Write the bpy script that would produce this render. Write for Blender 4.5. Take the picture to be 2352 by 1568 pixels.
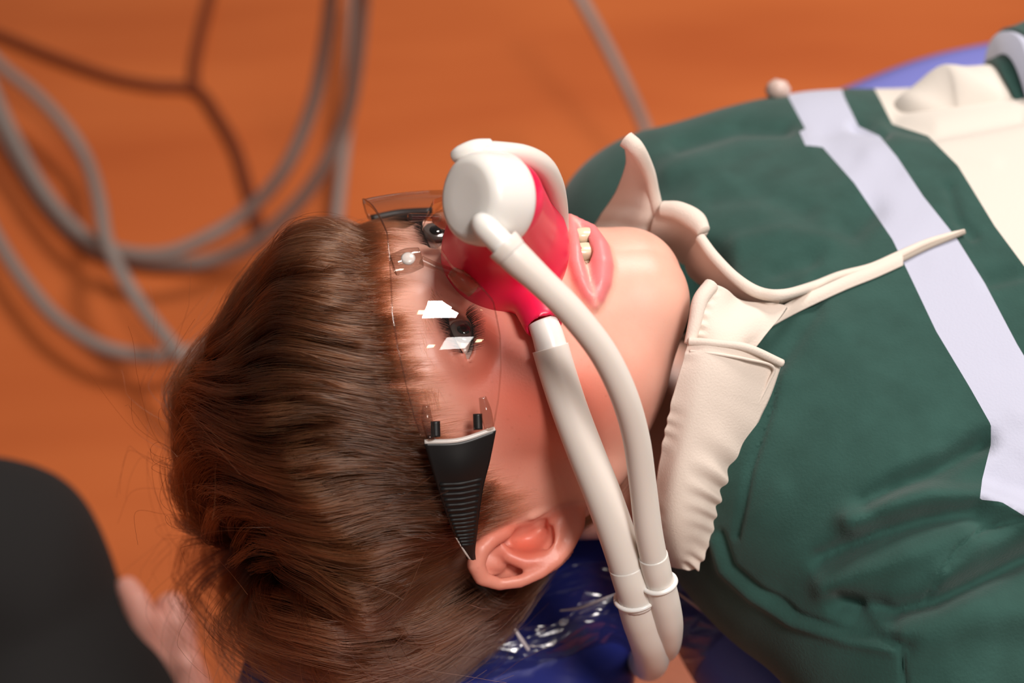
import bpy, bmesh, math, random
import numpy as np
from mathutils import Matrix, Vector

random.seed(4); RNG = np.random.default_rng(7)
for o in list(bpy.data.objects): bpy.data.objects.remove(o)
scene = bpy.context.scene
col = scene.collection

# ------------------------------------------------------------------ camera, world, light
FPX = 50/36*2352                      # focal length in pixels of the 2352-wide frame
CAM_D = .56                           # camera to the plane of the child's head
ELEV = math.radians(48)               # camera looks down by this much
ORG = np.array([0., 0., .92])         # world position of the head
ce, se = math.cos(ELEV), math.sin(ELEV)
# columns: world directions of image right, image up, towards the camera
CW = np.array([[1, 0, 0], [0, se, -ce], [0, ce, se]], float)
UPC = np.array([0, ce, se])           # world up seen in the C frame

def W(c):                             # C frame -> world
    return np.asarray(c, float) @ CW.T + ORG
def C(w):
    return (np.asarray(w, float) - ORG) @ CW
def P(px, py, z):                     # a point seen at px,py and z metres in front of the head plane
    d = CAM_D - z
    return np.array([(px-1176)/FPX*d, -(py-784)/FPX*d, z])
def PP(pts): return np.array([P(*p) for p in pts])
def pix(c):
    c = np.atleast_2d(c); d = CAM_D - c[:, 2]
    return 1176+FPX*c[:, 0]/d, 784-FPX*c[:, 1]/d

cam_d = bpy.data.cameras.new('camera'); cam = bpy.data.objects.new('camera', cam_d); col.objects.link(cam)
cam_d.lens = 50; cam_d.sensor_width = 36; cam_d.clip_start = .02
Mc = Matrix([[CW[0][0], CW[0][1], CW[0][2], 0], [CW[1][0], CW[1][1], CW[1][2], 0], [CW[2][0], CW[2][1], CW[2][2], 0], [0, 0, 0, 1]])
Mc.translation = Vector(W([0, 0, CAM_D])); cam.matrix_world = Mc
cam_d.dof.use_dof = True; cam_d.dof.focus_distance = CAM_D-.030; cam_d.dof.aperture_fstop = 5.6
scene.camera = cam
scene.view_settings.view_transform = 'Standard'; scene.view_settings.look = 'None'
scene.view_settings.exposure = 0; scene.view_settings.gamma = 1
scene.view_settings.use_curve_mapping = False

world = bpy.data.worlds.new('room_ambient'); scene.world = world; world.use_nodes = True
bg = world.node_tree.nodes['Background']; bg.inputs[0].default_value = (1, .86, .78, 1); bg.inputs[1].default_value = .13

def area(name, loc, target, sx, sy, power, color):
    l = bpy.data.lights.new(name, 'AREA'); l.shape = 'RECTANGLE'; l.size = sx; l.size_y = sy
    l.energy = power; l.color = color
    o = bpy.data.objects.new(name, l); col.objects.link(o)
    o.location = loc; o.rotation_euler = (Vector(target)-Vector(loc)).to_track_quat('-Z', 'Y').to_euler()
    return o
# two square ceiling panels (reflected in the safety glasses), an added fill, four warm downlights
area('ceiling_panel_or_fill', (.47, -.58, 2.5), (.47, -.58, 0), .36, .36, 27, (1, .94, .90))
area('ceiling_panel_or_fill', (.85, -1.42, 2.5), (.85, -1.42, 0), .36, .36, 6.5, (1, .94, .90))
area('ceiling_panel_or_fill', (.75, 1.15, 2.5), (.75, 1.15, 0), .60, .60, 42, (1, .92, .86))  # added fill, no such panel known; brightens the floor
for x_, y_ in ((.27, -.63), (.53, -1.47), (.86, -.61), (1.16, -1.37)):
    area('downlight', (x_, y_, 2.5), (x_, y_, 0), .09, .09, .9, (1, .72, .42))

# ------------------------------------------------------------------ helpers: materials
def srgb(r, g, b):
    f = lambda v: (v/255/12.92) if v/255 < .04045 else ((v/255+.055)/1.055)**2.4
    return (f(r), f(g), f(b), 1)
def mat(name, color, rough=.5, **kw):
    m = bpy.data.materials.new(name); m.use_nodes = True
    b = m.node_tree.nodes['Principled BSDF']
    b.inputs['Base Color'].default_value = color; b.inputs['Roughness'].default_value = rough
    for k, v in kw.items(): b.inputs[k.replace('_', ' ')].default_value = v
    return m
def add_bump(m, scale, strength, dist=.0005, detail=4, stretch=None, coord='Object'):
    nt = m.node_tree; b = nt.nodes['Principled BSDF']
    tc = nt.nodes.new('ShaderNodeTexCoord'); n = nt.nodes.new('ShaderNodeTexNoise'); bp = nt.nodes.new('ShaderNodeBump')
    n.inputs['Scale'].default_value = scale; n.inputs['Detail'].default_value = detail
    src = tc.outputs[coord]
    if stretch:
        mp = nt.nodes.new('ShaderNodeMapping'); mp.inputs['Scale'].default_value = stretch
        nt.links.new(src, mp.inputs[0]); src = mp.outputs[0]
    nt.links.new(src, n.inputs['Vector']); nt.links.new(n.outputs[0], bp.inputs['Height'])
    bp.inputs['Strength'].default_value = strength; bp.inputs['Distance'].default_value = dist
    nt.links.new(bp.outputs[0], b.inputs['Normal'])
    return n
def add_mottle(m, c1, c2, scale, stretch=None, detail=3, lo=.35, hi=.65):
    nt = m.node_tree; b = nt.nodes['Principled BSDF']
    tc = nt.nodes.new('ShaderNodeTexCoord'); n = nt.nodes.new('ShaderNodeTexNoise'); r = nt.nodes.new('ShaderNodeValToRGB')
    n.inputs['Scale'].default_value = scale; n.inputs['Detail'].default_value = detail
    src = tc.outputs['Object']
    if stretch:
        mp = nt.nodes.new('ShaderNodeMapping'); mp.inputs['Scale'].default_value = stretch[0]
        mp.inputs['Rotation'].default_value = stretch[1]
        nt.links.new(src, mp.inputs[0]); src = mp.outputs[0]
    nt.links.new(src, n.inputs['Vector']); nt.links.new(n.outputs[0], r.inputs[0])
    r.color_ramp.elements[0].position = lo; r.color_ramp.elements[0].color = c1
    r.color_ramp.elements[1].position = hi; r.color_ramp.elements[1].color = c2
    nt.links.new(r.outputs[0], b.inputs['Base Color'])
    return r

M = {}
M['floor'] = mat('wood_laminate', srgb(200, 98, 40), .45)
add_mottle(M['floor'], srgb(196, 96, 44), srgb(218, 116, 58), 2.0, ((.7, 3, 1), (0, 0, .1)), 3, .25, .75)
M['green'] = mat('green_cotton', srgb(38, 78, 72), .95, Sheen_Weight=.12, Sheen_Roughness=.5)
add_mottle(M['green'], srgb(30, 65, 58), srgb(39, 76, 69), 60, None, 8, .3, .7)
add_bump(M['green'], 900, .35, .0006, 5)
M['lilac'] = mat('lilac_cotton', srgb(184, 187, 206), .95, Sheen_Weight=.2); add_bump(M['lilac'], 900, .35, .0005, 5)
M['cream'] = mat('cream_cotton', srgb(216, 208, 198), .92, Sheen_Weight=.2); add_bump(M['cream'], 700, .3, .0005, 5)
M['twill'] = mat('cream_twill', srgb(226, 212, 200), .9, Sheen_Weight=.1); add_bump(M['twill'], 1200, .35, .0004, 4)
M['zip'] = mat('grey_tape', srgb(170, 158, 146), .8)
M['white'] = mat('white_plastic', srgb(236, 233, 228), .28, Subsurface_Weight=.25, Subsurface_Radius=(.004, .003, .002), Subsurface_Scale=1.0)
M['hose'] = mat('white_hose', srgb(228, 220, 212), .42, Subsurface_Weight=.3, Subsurface_Radius=(.004, .003, .002), Subsurface_Scale=1.0)
M['pink'] = mat('pink_silicone', srgb(253, 26, 80), .34, Subsurface_Weight=.6, Subsurface_Radius=(.008, .0015, .002), Subsurface_Scale=1.0)
M['frost'] = mat('frosted_plastic', srgb(235, 226, 220), .3, Transmission_Weight=.35)
M['black'] = mat('black_plastic', srgb(16, 15, 16), .42)
M['grip'] = mat('black_rubber', srgb(12, 11, 12), .6)
M['blue'] = mat('blue_vinyl', srgb(36, 44, 118), .35); add_bump(M['blue'], 700, .1, .0003, 3)
M['blue_sheen'] = mat('blue_vinyl_sheen', srgb(112, 116, 190), .45); add_bump(M['blue_sheen'], 700, .1, .0003, 3)  # backrest vinyl lightened, ceiling reflection put into its base colour
M['navy'] = mat('black_trouser', srgb(22, 20, 20), .95, Sheen_Weight=.0); add_bump(M['navy'], 300, .3, .001)
M['grey'] = mat('grey_rubber', srgb(150, 138, 132), .5)
M['strip'] = mat('brown_strip', srgb(122, 54, 24), .6)
M['dark'] = mat('dark_metal', srgb(60, 56, 54), .5)
M['tooth'] = mat('tooth_enamel', srgb(228, 208, 180), .2, Subsurface_Weight=.2, Subsurface_Radius=(.002, .0015, .001), Subsurface_Scale=1.0)
M['skin2'] = mat('adult_skin', srgb(232, 166, 150), .5, Subsurface_Weight=.3, Subsurface_Radius=(.006, .002, .001), Subsurface_Scale=1.0)
M['steel'] = mat('pale_clip', srgb(206, 180, 170), .4)

def thin_clear(name, tint, gloss_rough=.03, f0=.04, power=5.):
    m = bpy.data.materials.new(name); m.use_nodes = True; nt = m.node_tree; nt.nodes.clear()
    out = nt.nodes.new('ShaderNodeOutputMaterial'); mx = nt.nodes.new('ShaderNodeMixShader')
    t = nt.nodes.new('ShaderNodeBsdfTransparent'); g = nt.nodes.new('ShaderNodeBsdfGlossy')
    t.inputs[0].default_value = tint; g.inputs['Roughness'].default_value = gloss_rough
    ge = nt.nodes.new('ShaderNodeNewGeometry'); dp = nt.nodes.new('ShaderNodeVectorMath'); dp.operation = 'DOT_PRODUCT'
    nt.links.new(ge.outputs['Normal'], dp.inputs[0]); nt.links.new(ge.outputs['Incoming'], dp.inputs[1])
    prev = dp.outputs['Value']
    for op, v1, first in (('ABSOLUTE', 0, True), ('SUBTRACT', 1, False), ('POWER', power, True), ('MULTIPLY', 1-f0, True), ('ADD', f0, True)):
        n = nt.nodes.new('ShaderNodeMath'); n.operation = op; n.use_clamp = op != 'ABSOLUTE'
        if first: nt.links.new(prev, n.inputs[0]); n.inputs[1].default_value = v1
        else: n.inputs[0].default_value = v1; nt.links.new(prev, n.inputs[1])
        prev = n.outputs[0]
    nt.links.new(prev, mx.inputs[0])
    nt.links.new(t.outputs[0], mx.inputs[1]); nt.links.new(g.outputs[0], mx.inputs[2]); nt.links.new(mx.outputs[0], out.inputs[0])
    return m
M['lens'] = thin_clear('clear_lens', (.97, .965, .96, 1), .008, .058)
M['rim'] = thin_clear('clear_lens_edge', (.84, .78, .74, 1), .08, .10)
M['film'] = thin_clear('clear_film', (.95, .93, .93, 1), .16, .05)

# skin with painted lips, blush and freckles held in an attribute
def skin_material():
    m = mat('child_skin', srgb(236, 186, 160), .42, Subsurface_Weight=.22, Subsurface_Radius=(.007, .0022, .0012), Subsurface_Scale=1.0)
    nt = m.node_tree; b = nt.nodes['Principled BSDF']
    a = nt.nodes.new('ShaderNodeAttribute'); a.attribute_name = 'tone'
    sp = nt.nodes.new('ShaderNodeSeparateColor'); nt.links.new(a.outputs['Color'], sp.inputs[0])
    def mix(prev, fac, colr):
        x = nt.nodes.new('ShaderNodeMix'); x.data_type = 'RGBA'
        nt.links.new(fac, x.inputs['Factor'])
        if isinstance(prev, tuple): x.inputs[6].default_value = prev
        else: nt.links.new(prev, x.inputs[6])
        x.inputs[7].default_value = colr
        return x.outputs[2]
    tc = nt.nodes.new('ShaderNodeTexCoord')
    n = nt.nodes.new('ShaderNodeTexNoise'); n.inputs['Scale'].default_value = 60; n.inputs['Detail'].default_value = 5
    nt.links.new(tc.outputs['Object'], n.inputs['Vector'])
    mr = nt.nodes.new('ShaderNodeMapRange'); mr.inputs[1].default_value = .4; mr.inputs[2].default_value = .75; mr.inputs[4].default_value = .45
    nt.links.new(n.outputs[0], mr.inputs[0])
    c = mix(srgb(238, 188, 168), mr.outputs[0], srgb(226, 158, 138))
    c = mix(c, sp.outputs[1], srgb(212, 98, 76))       # blush
    v = nt.nodes.new('ShaderNodeTexVoronoi'); v.inputs['Scale'].default_value = 230; nt.links.new(tc.outputs['Object'], v.inputs['Vector'])
    m2 = nt.nodes.new('ShaderNodeMapRange'); m2.inputs[1].default_value = .06; m2.inputs[2].default_value = .19; m2.inputs[3].default_value = .30; m2.inputs[4].default_value = 0
    nt.links.new(v.outputs['Distance'], m2.inputs[0])
    fm = nt.nodes.new('ShaderNodeMath'); fm.operation = 'MULTIPLY'; nt.links.new(m2.outputs[0], fm.inputs[0]); nt.links.new(sp.outputs[1], fm.inputs[1])
    c = mix(c, fm.outputs[0], srgb(186, 100, 74))
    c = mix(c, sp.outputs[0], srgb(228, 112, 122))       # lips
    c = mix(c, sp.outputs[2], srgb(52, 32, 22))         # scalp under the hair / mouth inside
    nt.links.new(c, b.inputs['Base Color'])
    n2 = nt.nodes.new('ShaderNodeTexNoise'); n2.inputs['Scale'].default_value = 1100; n2.inputs['Detail'].default_value = 3
    nt.links.new(tc.outputs['Object'], n2.inputs['Vector'])
    bp = nt.nodes.new('ShaderNodeBump'); bp.inputs['Strength'].default_value = .12; bp.inputs['Distance'].default_value = .0004
    nt.links.new(n2.outputs[0], bp.inputs['Height']); nt.links.new(bp.outputs[0], b.inputs['Normal'])
    return m
M['skin'] = skin_material()

# ------------------------------------------------------------------ helpers: objects and meshes
def tag(o, label=None, cat=None, group=None, kind=None):
    if label: o['label'] = label
    if cat: o['category'] = cat
    if group: o['group'] = group
    if kind: o['kind'] = kind
    return o
def empty(name, loc_c, label, cat, group=None):
    o = bpy.data.objects.new(name, None); col.objects.link(o); o.empty_display_size = .02
    o.location = W(loc_c); o['label'] = label; o['category'] = cat
    if group: o['group'] = group
    return o
def obj(name, vc, faces, material, parent=None, smooth=True, attrs=None):
    """vc in the C frame; origin goes to the centre of the piece."""
    vw = W(vc); ctr = vw.mean(0); base = ctr
    pl = np.zeros(3)
    chain = parent
    while chain is not None:
        pl = pl + np.array(chain.location); chain = chain.parent
    me = bpy.data.meshes.new(name)
    me.from_pydata((vw-base).tolist(), [], [list(map(int, f)) for f in faces] if not isinstance(faces, np.ndarray) else faces.tolist())
    me.update()
    if smooth: me.polygons.foreach_set('use_smooth', [True]*len(me.polygons))
    if attrs:
        for k, a in attrs.items():
            if a.ndim == 2:
                at = me.color_attributes.new(k, 'FLOAT_COLOR', 'POINT')
                at.data.foreach_set('color', np.c_[a, np.ones(len(a))].astype(np.float32).ravel())
    me.materials.append(material)
    o = bpy.data.objects.new(name, me); col.objects.link(o)
    if parent is not None: o.parent = parent
    o.location = base - pl
    return o

def catmull(pts, n, closed=False):
    pts = np.asarray(pts, float); m = len(pts)
    if m == 2: return pts[0]+(pts[1]-pts[0])*np.linspace(0, 1, n)[:, None]
    if closed: e = np.vstack([pts[-1], pts, pts[0], pts[1]]); segs = m
    else: e = np.vstack([2*pts[0]-pts[1], pts, 2*pts[-1]-pts[-2]]); segs = m-1
    t = np.linspace(0, segs, n, endpoint=not closed); i = np.minimum(t.astype(int), segs-1); u = (t-i)[:, None]
    a, b, c, d = e[i], e[i+1], e[i+2], e[i+3]
    return .5*((2*b)+(c-a)*u+(2*a-5*b+4*c-d)*u**2+(3*b-a-3*c+d)*u**3)

def tube_mesh(pts, radii, n=80, seg=16, caps=True, flat=None):
    pts = np.asarray(pts, float)
    radii = np.atleast_1d(radii).astype(float)
    if len(radii) == 1: radii = np.repeat(radii, len(pts))
    q = catmull(np.c_[pts, radii], n); p, r = q[:, :3], np.maximum(q[:, 3], 1e-5)
    t = np.gradient(p, axis=0); t /= np.linalg.norm(t, axis=1)[:, None]
    nrm = np.cross(t[0], [.3, .5, .8]); nrm /= np.linalg.norm(nrm); N = []
    for k in range(n):
        nrm = nrm - t[k]*np.dot(nrm, t[k]); nrm /= np.linalg.norm(nrm); N.append(nrm)
    N = np.array(N); B = np.cross(t, N); a = np.linspace(0, 2*np.pi, seg, endpoint=False)
    v = p[:, None]+r[:, None, None]*(np.cos(a)[None, :, None]*N[:, None]+np.sin(a)[None, :, None]*B[:, None])
    v = v.reshape(-1, 3); f = []
    for i in range(n-1):
        for j in range(seg): f.append((i*seg+j, i*seg+(j+1) % seg, (i+1)*seg+(j+1) % seg, (i+1)*seg+j))
    if caps: f.append(tuple(range(seg-1, -1, -1))); f.append(tuple((n-1)*seg+j for j in range(seg)))
    return v, f
def tube(name, pts, radii, material, parent=None, n=80, seg=16, **kw):
    v, f = tube_mesh(pts, radii, n, seg); return obj(name, v, f, material, parent)
def lathe_mesh(a, axis, prof, seg=48):
    """prof: (distance along axis, radius)"""
    a = np.asarray(a, float); ax = np.asarray(axis, float); ax /= np.linalg.norm(ax)
    x = np.cross(ax, [0, 1, .1]); x /= np.linalg.norm(x); y = np.cross(ax, x)
    ang = np.linspace(0, 2*np.pi, seg, endpoint=False); v = []; f = []
    for (s, r) in prof:
        v += [a+ax*s+r*(math.cos(t)*x+math.sin(t)*y) for t in ang]
    for i in range(len(prof)-1):
        for j in range(seg): f.append((i*seg+j, i*seg+(j+1) % seg, (i+1)*seg+(j+1) % seg, (i+1)*seg+j))
    f.append(tuple(range(seg-1, -1, -1))); k = (len(prof)-1)*seg; f.append(tuple(k+j for j in range(seg)))
    return np.array(v), f
def patch_mesh(grid, nu, nv, thick=.0012, fn=None):
    """grid: rows of (px,py,z). Smooth two-sided cloth of real thickness."""
    G = np.array([[P(*p) for p in row] for row in grid])
    G = np.stack([catmull(G[i], nv) for i in range(len(G))])
    G = np.stack([catmull(G[:, j], nu) for j in range(nv)], 1)
    du = np.gradient(G, axis=0); dv = np.gradient(G, axis=1); N = np.cross(du, dv)
    N /= np.linalg.norm(N, axis=2)[..., None]+1e-12
    if N[..., 2].mean() < 0: N = -N; flip = True
    else: flip = False
    if fn is not None:
        uu, vv = np.meshgrid(np.linspace(0, 1, nu), np.linspace(0, 1, nv), indexing='ij')
        G = G+N*fn(uu, vv)[..., None]
    T, Bt = G+N*thick/2, G-N*thick/2
    v = np.vstack([T.reshape(-1, 3), Bt.reshape(-1, 3)]); K = nu*nv; f = []
    idx = lambda i, j: i*nv+j
    for i in range(nu-1):
        for j in range(nv-1):
            q = (idx(i, j), idx(i+1, j), idx(i+1, j+1), idx(i, j+1))
            if flip: q = q[::-1]
            f.append(q); f.append(tuple(K+k for k in q[::-1]))
    ring = [idx(i, 0) for i in range(nu)]+[idx(nu-1, j) for j in range(1, nv)]+[idx(i, nv-1) for i in range(nu-2, -1, -1)]+[idx(0, j) for j in range(nv-2, 0, -1)]
    for a, b in zip(ring, ring[1:]+ring[:1]):
        q = (a, K+a, K+b, b)
        if flip: q = q[::-1]
        f.append(q)
    return v, f
def patch(name, grid, material, parent, nu=40, nv=40, thick=.0012, fn=None):
    v, f = patch_mesh(grid, nu, nv, thick, fn)
    return obj(name, v, f, material, parent)

# ------------------------------------------------------------------ helpers: distance fields
def ell(p, c, r, A=None):
    q = p-np.asarray(c, np.float32)
    if A is not None: q = q@A.T.astype(np.float32)
    r = np.asarray(r, np.float32); k = np.sqrt(((q/r)**2).sum(-1)); k2 = np.sqrt(((q/r**2)**2).sum(-1))+1e-9
    return k*(k-1)/k2
def cap(p, a, b, ra, rb=None):
    rb = ra if rb is None else rb
    a = np.asarray(a, np.float32); b = np.asarray(b, np.float32); ab = b-a
    t = np.clip(((p-a)@ab)/float(ab@ab+1e-12), 0, 1)
    return np.sqrt((((p-a)-t[..., None]*ab)**2).sum(-1))-(ra+(rb-ra)*t)
def chain(p, pts, rad, k=.0015):
    d = None
    for i in range(len(pts)-1):
        e = cap(p, pts[i], pts[i+1], rad[i], rad[i+1]); d = e if d is None else np.minimum(d, e)
    return d
def smin(a, b, k):
    h = np.clip(.5+.5*(b-a)/k, 0, 1); return b*(1-h)+a*h-k*h*(1-h)
def smax(a, b, k): return -smin(-a, -b, k)

def surfnet(F, org, h):
    """Surface nets: F sampled on a grid, negative inside."""
    nx, ny, nz = F.shape; S = F < 0
    cs = np.zeros((nx-1, ny-1, nz-1), np.int8)
    for dx in (0, 1):
        for dy in (0, 1):
            for dz in (0, 1): cs += S[dx:nx-1+dx, dy:ny-1+dy, dz:nz-1+dz]
    I = np.argwhere((cs > 0) & (cs < 8)); idm = -np.ones(cs.shape, np.int32); idm[tuple(I.T)] = np.arange(len(I))
    acc = np.zeros((len(I), 3)); cnt = np.zeros(len(I))
    corners = [(a, b, c) for a in (0, 1) for b in (0, 1) for c in (0, 1)]
    for a in corners:
        for ax in range(3):
            if a[ax]: continue
            b = list(a); b[ax] = 1
            fa = F[I[:, 0]+a[0], I[:, 1]+a[1], I[:, 2]+a[2]]; fb = F[I[:, 0]+b[0], I[:, 1]+b[1], I[:, 2]+b[2]]
            m = (fa < 0) != (fb < 0); t = np.where(m, fa/(fa-fb+1e-20), 0)
            q = np.tile(np.array(a, float), (len(I), 1)); q[:, ax] += t
            acc += q*m[:, None]; cnt += m
    V = (I+acc/cnt[:, None])*h+org
    faces = []
    for ax in range(3):
        sl0 = [slice(None)]*3; sl1 = [slice(None)]*3; sl0[ax] = slice(0, -1); sl1[ax] = slice(1, None)
        ch = S[tuple(sl0)] != S[tuple(sl1)]; u, v = [(1, 2), (2, 0), (0, 1)][ax]
        E = np.argwhere(ch); E = E[(E[:, u] > 0) & (E[:, v] > 0) & (E[:, u] < F.shape[u]-1) & (E[:, v] < F.shape[v]-1)]
        inn = S[tuple(E.T)]
        def cid(du, dv):
            q = E.copy(); q[:, u] -= du; q[:, v] -= dv; return idm[tuple(q.T)]
        q = np.stack([cid(1, 1), cid(0, 1), cid(0, 0), cid(1, 0)], 1)
        q[~inn] = q[~inn][:, ::-1]; faces.append(q)
    Fc = np.vstack(faces); Fc = Fc[(Fc >= 0).all(1)]
    return V, Fc
def field_mesh(fn, lo, hi, h):
    lo = np.asarray(lo, float); hi = np.asarray(hi, float); n = np.ceil((hi-lo)/h).astype(int)+1
    ys = (lo[1]+h*np.arange(n[1])).astype(np.float32); zs = (lo[2]+h*np.arange(n[2])).astype(np.float32)
    F = np.empty(n, np.float32); step = 24
    for s in range(0, n[0], step):
        xs = (lo[0]+h*np.arange(s, min(s+step, n[0]))).astype(np.float32)
        g = np.stack(np.meshgrid(xs, ys, zs, indexing='ij'), -1)
        F[s:s+len(xs)] = fn(g)
    return surfnet(F, lo, h)
def normals(V, F):
    n = np.zeros_like(V); a = V[F[:, 0]]; fn = np.cross(V[F[:, 2]]-a, V[F[:, 3]]-V[F[:, 1]])
    for k in range(4): np.add.at(n, F[:, k], fn)
    return n/(np.linalg.norm(n, axis=1)[:, None]+1e-15)
def relax(V, F, it=1, lam=.5):
    for _ in range(it):
        s = np.zeros_like(V); c = np.zeros(len(V))
        for k in range(4):
            a, b = F[:, k], F[:, (k+1) % 4]
            np.add.at(s, a, V[b]); np.add.at(s, b, V[a]); np.add.at(c, a, 1); np.add.at(c, b, 1)
        V = V+lam*(s/np.maximum(c, 1)[:, None]-V)
    return V
def trace(fn, px, py, z0=.16, off=0., steps=90):
    """Follow the sight line through px,py to the surface of a distance field."""
    px = np.atleast_1d(px).astype(float); py = np.atleast_1d(py).astype(float)
    d = np.c_[(px-1176)/FPX, -(py-784)/FPX, -np.ones(len(px))]; L = np.linalg.norm(d, axis=1)[:, None]; d /= L
    o = np.array([0, 0, CAM_D]); t = np.full(len(px), (CAM_D-z0))
    for _ in range(steps):
        p = o+d*t[:, None]; t = t+.7*(fn(p)-off)
    return o+d*t[:, None]
def grad(fn, p, e=.0008):
    g = np.stack([fn(p+e*np.eye(3)[k])-fn(p-e*np.eye(3)[k]) for k in range(3)], -1)
    return g/(np.linalg.norm(g, axis=-1)[..., None]+1e-12)
def polydist(px, py, pts):
    """distance in px to a polyline"""
    pts = np.asarray(pts, float); d = np.full(px.shape, 1e9)
    for a, b in zip(pts[:-1], pts[1:]):
        ab = b-a; t = np.clip(((px-a[0])*ab[0]+(py-a[1])*ab[1])/(ab@ab), 0, 1)
        d = np.minimum(d, np.hypot(px-a[0]-t*ab[0], py-a[1]-t*ab[1]))
    return d
def inpoly(px, py, poly):
    c = np.zeros(px.shape, bool); j = len(poly)-1
    for i in range(len(poly)):
        (xi, yi), (xj, yj) = poly[i], poly[j]
        hit = ((yi > py) != (yj > py)) & (px < (xj-xi)*(py-yi)/(yj-yi+1e-12)+xi); c ^= hit; j = i
    return c
def soft(d, w): return np.clip(1-d/w, 0, 1)**2*(3-2*np.clip(1-d/w, 0, 1))

def clip_mesh(V, T, s, keep_pos=True):
    """Cut triangles along s=0 and keep one side."""
    if not keep_pos: s = -s
    s = np.where(np.abs(s) < 1e-9, 1e-9, s)
    pos = s[T] > 0; n = pos.sum(1); out = [T[n == 3]]; newv = []; cache = {}; base = len(V)
    def mid(a, b):
        k = (min(a, b), max(a, b))
        if k not in cache:
            t = s[a]/(s[a]-s[b]); newv.append(V[a]+(V[b]-V[a])*t); cache[k] = base+len(newv)-1
        return cache[k]
    ex = []
    for tri, p, k in zip(T[(n == 1) | (n == 2)], pos[(n == 1) | (n == 2)], n[(n == 1) | (n == 2)]):
        r = int(np.argmax(p)) if k == 1 else int(np.argmin(p)); a, b, c = tri[r], tri[(r+1) % 3], tri[(r+2) % 3]
        if k == 1: ex.append((a, mid(a, b), mid(a, c)))
        else:
            m1, m2 = mid(a, b), mid(a, c); ex.append((m1, b, c)); ex.append((m1, c, m2))
    if ex: out.append(np.array(ex))
    T2 = np.vstack(out); V2 = np.vstack([V, np.array(newv).reshape(-1, V.shape[1])]); use = np.unique(T2)
    mp = -np.ones(len(V2), int); mp[use] = np.arange(len(use))
    return V2[use], mp[T2], use[use < base]
def tris(F): return np.vstack([F[:, [0, 1, 2]], F[:, [0, 2, 3]]])

# ------------------------------------------------------------------ the floor
HF = -ORG[2]                                             # floor height relative to the head
bm = bmesh.new(); bmesh.ops.create_grid(bm, x_segments=2, y_segments=2, size=4)
me = bpy.data.meshes.new('floor'); bm.to_mesh(me); bm.free(); me.materials.append(M['floor'])
fl = bpy.data.objects.new('floor', me); col.objects.link(fl); fl['kind'] = 'structure'; fl.rotation_euler.z = .06
def on_floor(px, py, h=0.):
    """point of the sight line at height h above the floor (C frame)"""
    d = W(P(px, py, -1))-W([0, 0, CAM_D]); o = W([0, 0, CAM_D]); t = (h-o[2])/d[2]
    return C(o+d*t)

# ------------------------------------------------------------------ the child's head: pose fitted to the face
HM = np.array([[.2216629, -.70659694, .6734325], [.10506409, .70385242, .70408118], [-.97001604, -.08466941, .22999993]])
HT = np.array([-.00887327, -.02615277, -.04029473]); HS = .92335652
HMf = HM.astype(np.float32)
def loc(p): return ((p-HT.astype(p.dtype))@HM.T.astype(p.dtype))/HS          # C -> head (right, front, up)
def H(r, f, u): return np.array([r, f, u])*HS@HM+HT
def sym(p): q = p.copy(); q[..., 0] = np.abs(q[..., 0]); return q
def head_base(p):
    q = loc(p); s = sym(q)
    d = ell(q, (0, -.018, .046), (.075, .095, .078))
    d = smin(d, ell(q, (0, .022, .040), (.061, .064, .058)), .02)
    d = smin(d, ell(q, (0, .030, -.014), (.052, .056, .054)), .02)
    d = smin(d, ell(s, (.036, .047, -.012), (.022, .026, .028)), .018)
    d = smin(d, ell(s, (.030, .044, -.034), (.022, .024, .024)), .018)
    d = smin(d, cap(s, (.044, .012, -.038), (.010, .064, -.058), .014, .016), .022)
    d = smin(d, ell(q, (0, .066, -.058), (.022, .020, .018)), .020)
    d = smin(d, ell(q, (0, .060, -.030), (.031, .029, .024)), .014)
    d = smin(d, ell(s, (.050, -.004, -.004), (.014, .026, .038)), .016)
    return d*HS
def head_neck(p):
    q = loc(p)
    d = head_base(p)/HS
    d = smin(d, cap(q, (0, -.032, -.02), (0, -.040, -.16), .046, .052), .018)
    return d*HS
def hp(px, py, off=0.):
    # on the face
    return trace(head_base, px, py, off=off)[0]

child = empty('person', H(0, -.05, -.02), 'boy with short brown hair lying back, lips parted, in a green striped top', 'person')

# --- eyes (both), lids, lips, teeth, ear
EYE_R = .0116
eyeN = H(.0300, .0685, .0262); eyeF = H(-.0300, .0685, .0262)
def lid_field(p, c, mirror):
    q = (p-c.astype(np.float32))@HMf.T                      # right, front, up about the eye
    if mirror: q = q*np.array([-1, 1, 1], np.float32)
    ball = np.sqrt((q**2).sum(-1))-(EYE_R+.0016)
    # almond opening between the lids
    rr = (q[..., 0]+.0006)/.0112; half = .0040*np.clip(1-rr**2, 0, 1)**.75
    mid = .0006-.0014*rr
    slit = np.maximum(np.abs(q[..., 2]-mid)-half, -(q[..., 1]))
    return ball, slit, q
MZ = {}
lipU = [(1306, 496, 1.4), (1317, 530, 2.5), (1322, 572, 2.8), (1324, 606, 2.6), (1334, 640, 2.7), (1351, 676, 2.2), (1366, 701, .9)]
lipL = [(1322, 505, 1.6), (1356, 530, 3.0), (1374, 566, 4.0), (1381, 608, 4.3), (1379, 648, 3.8), (1372, 682, 2.5), (1366, 702, 1.0)]
def liftline(pts, off):
    out = []
    for (x, y, r) in pts:
        yy = max(y, 545); b = hp(x, yy); z = b[2]-(yy-y)*.00016
        out.append(P(x, y, z+off))
    return np.array(out)
LU = liftline(lipU, .0012); LL = liftline(lipL, .0006)
LUr = [r*.001 for *_, r in lipU]; LLr = [r*.001 for *_, r in lipL]
mouth_mid = P(1350, 596, hp(1350, 596)[2])

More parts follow.
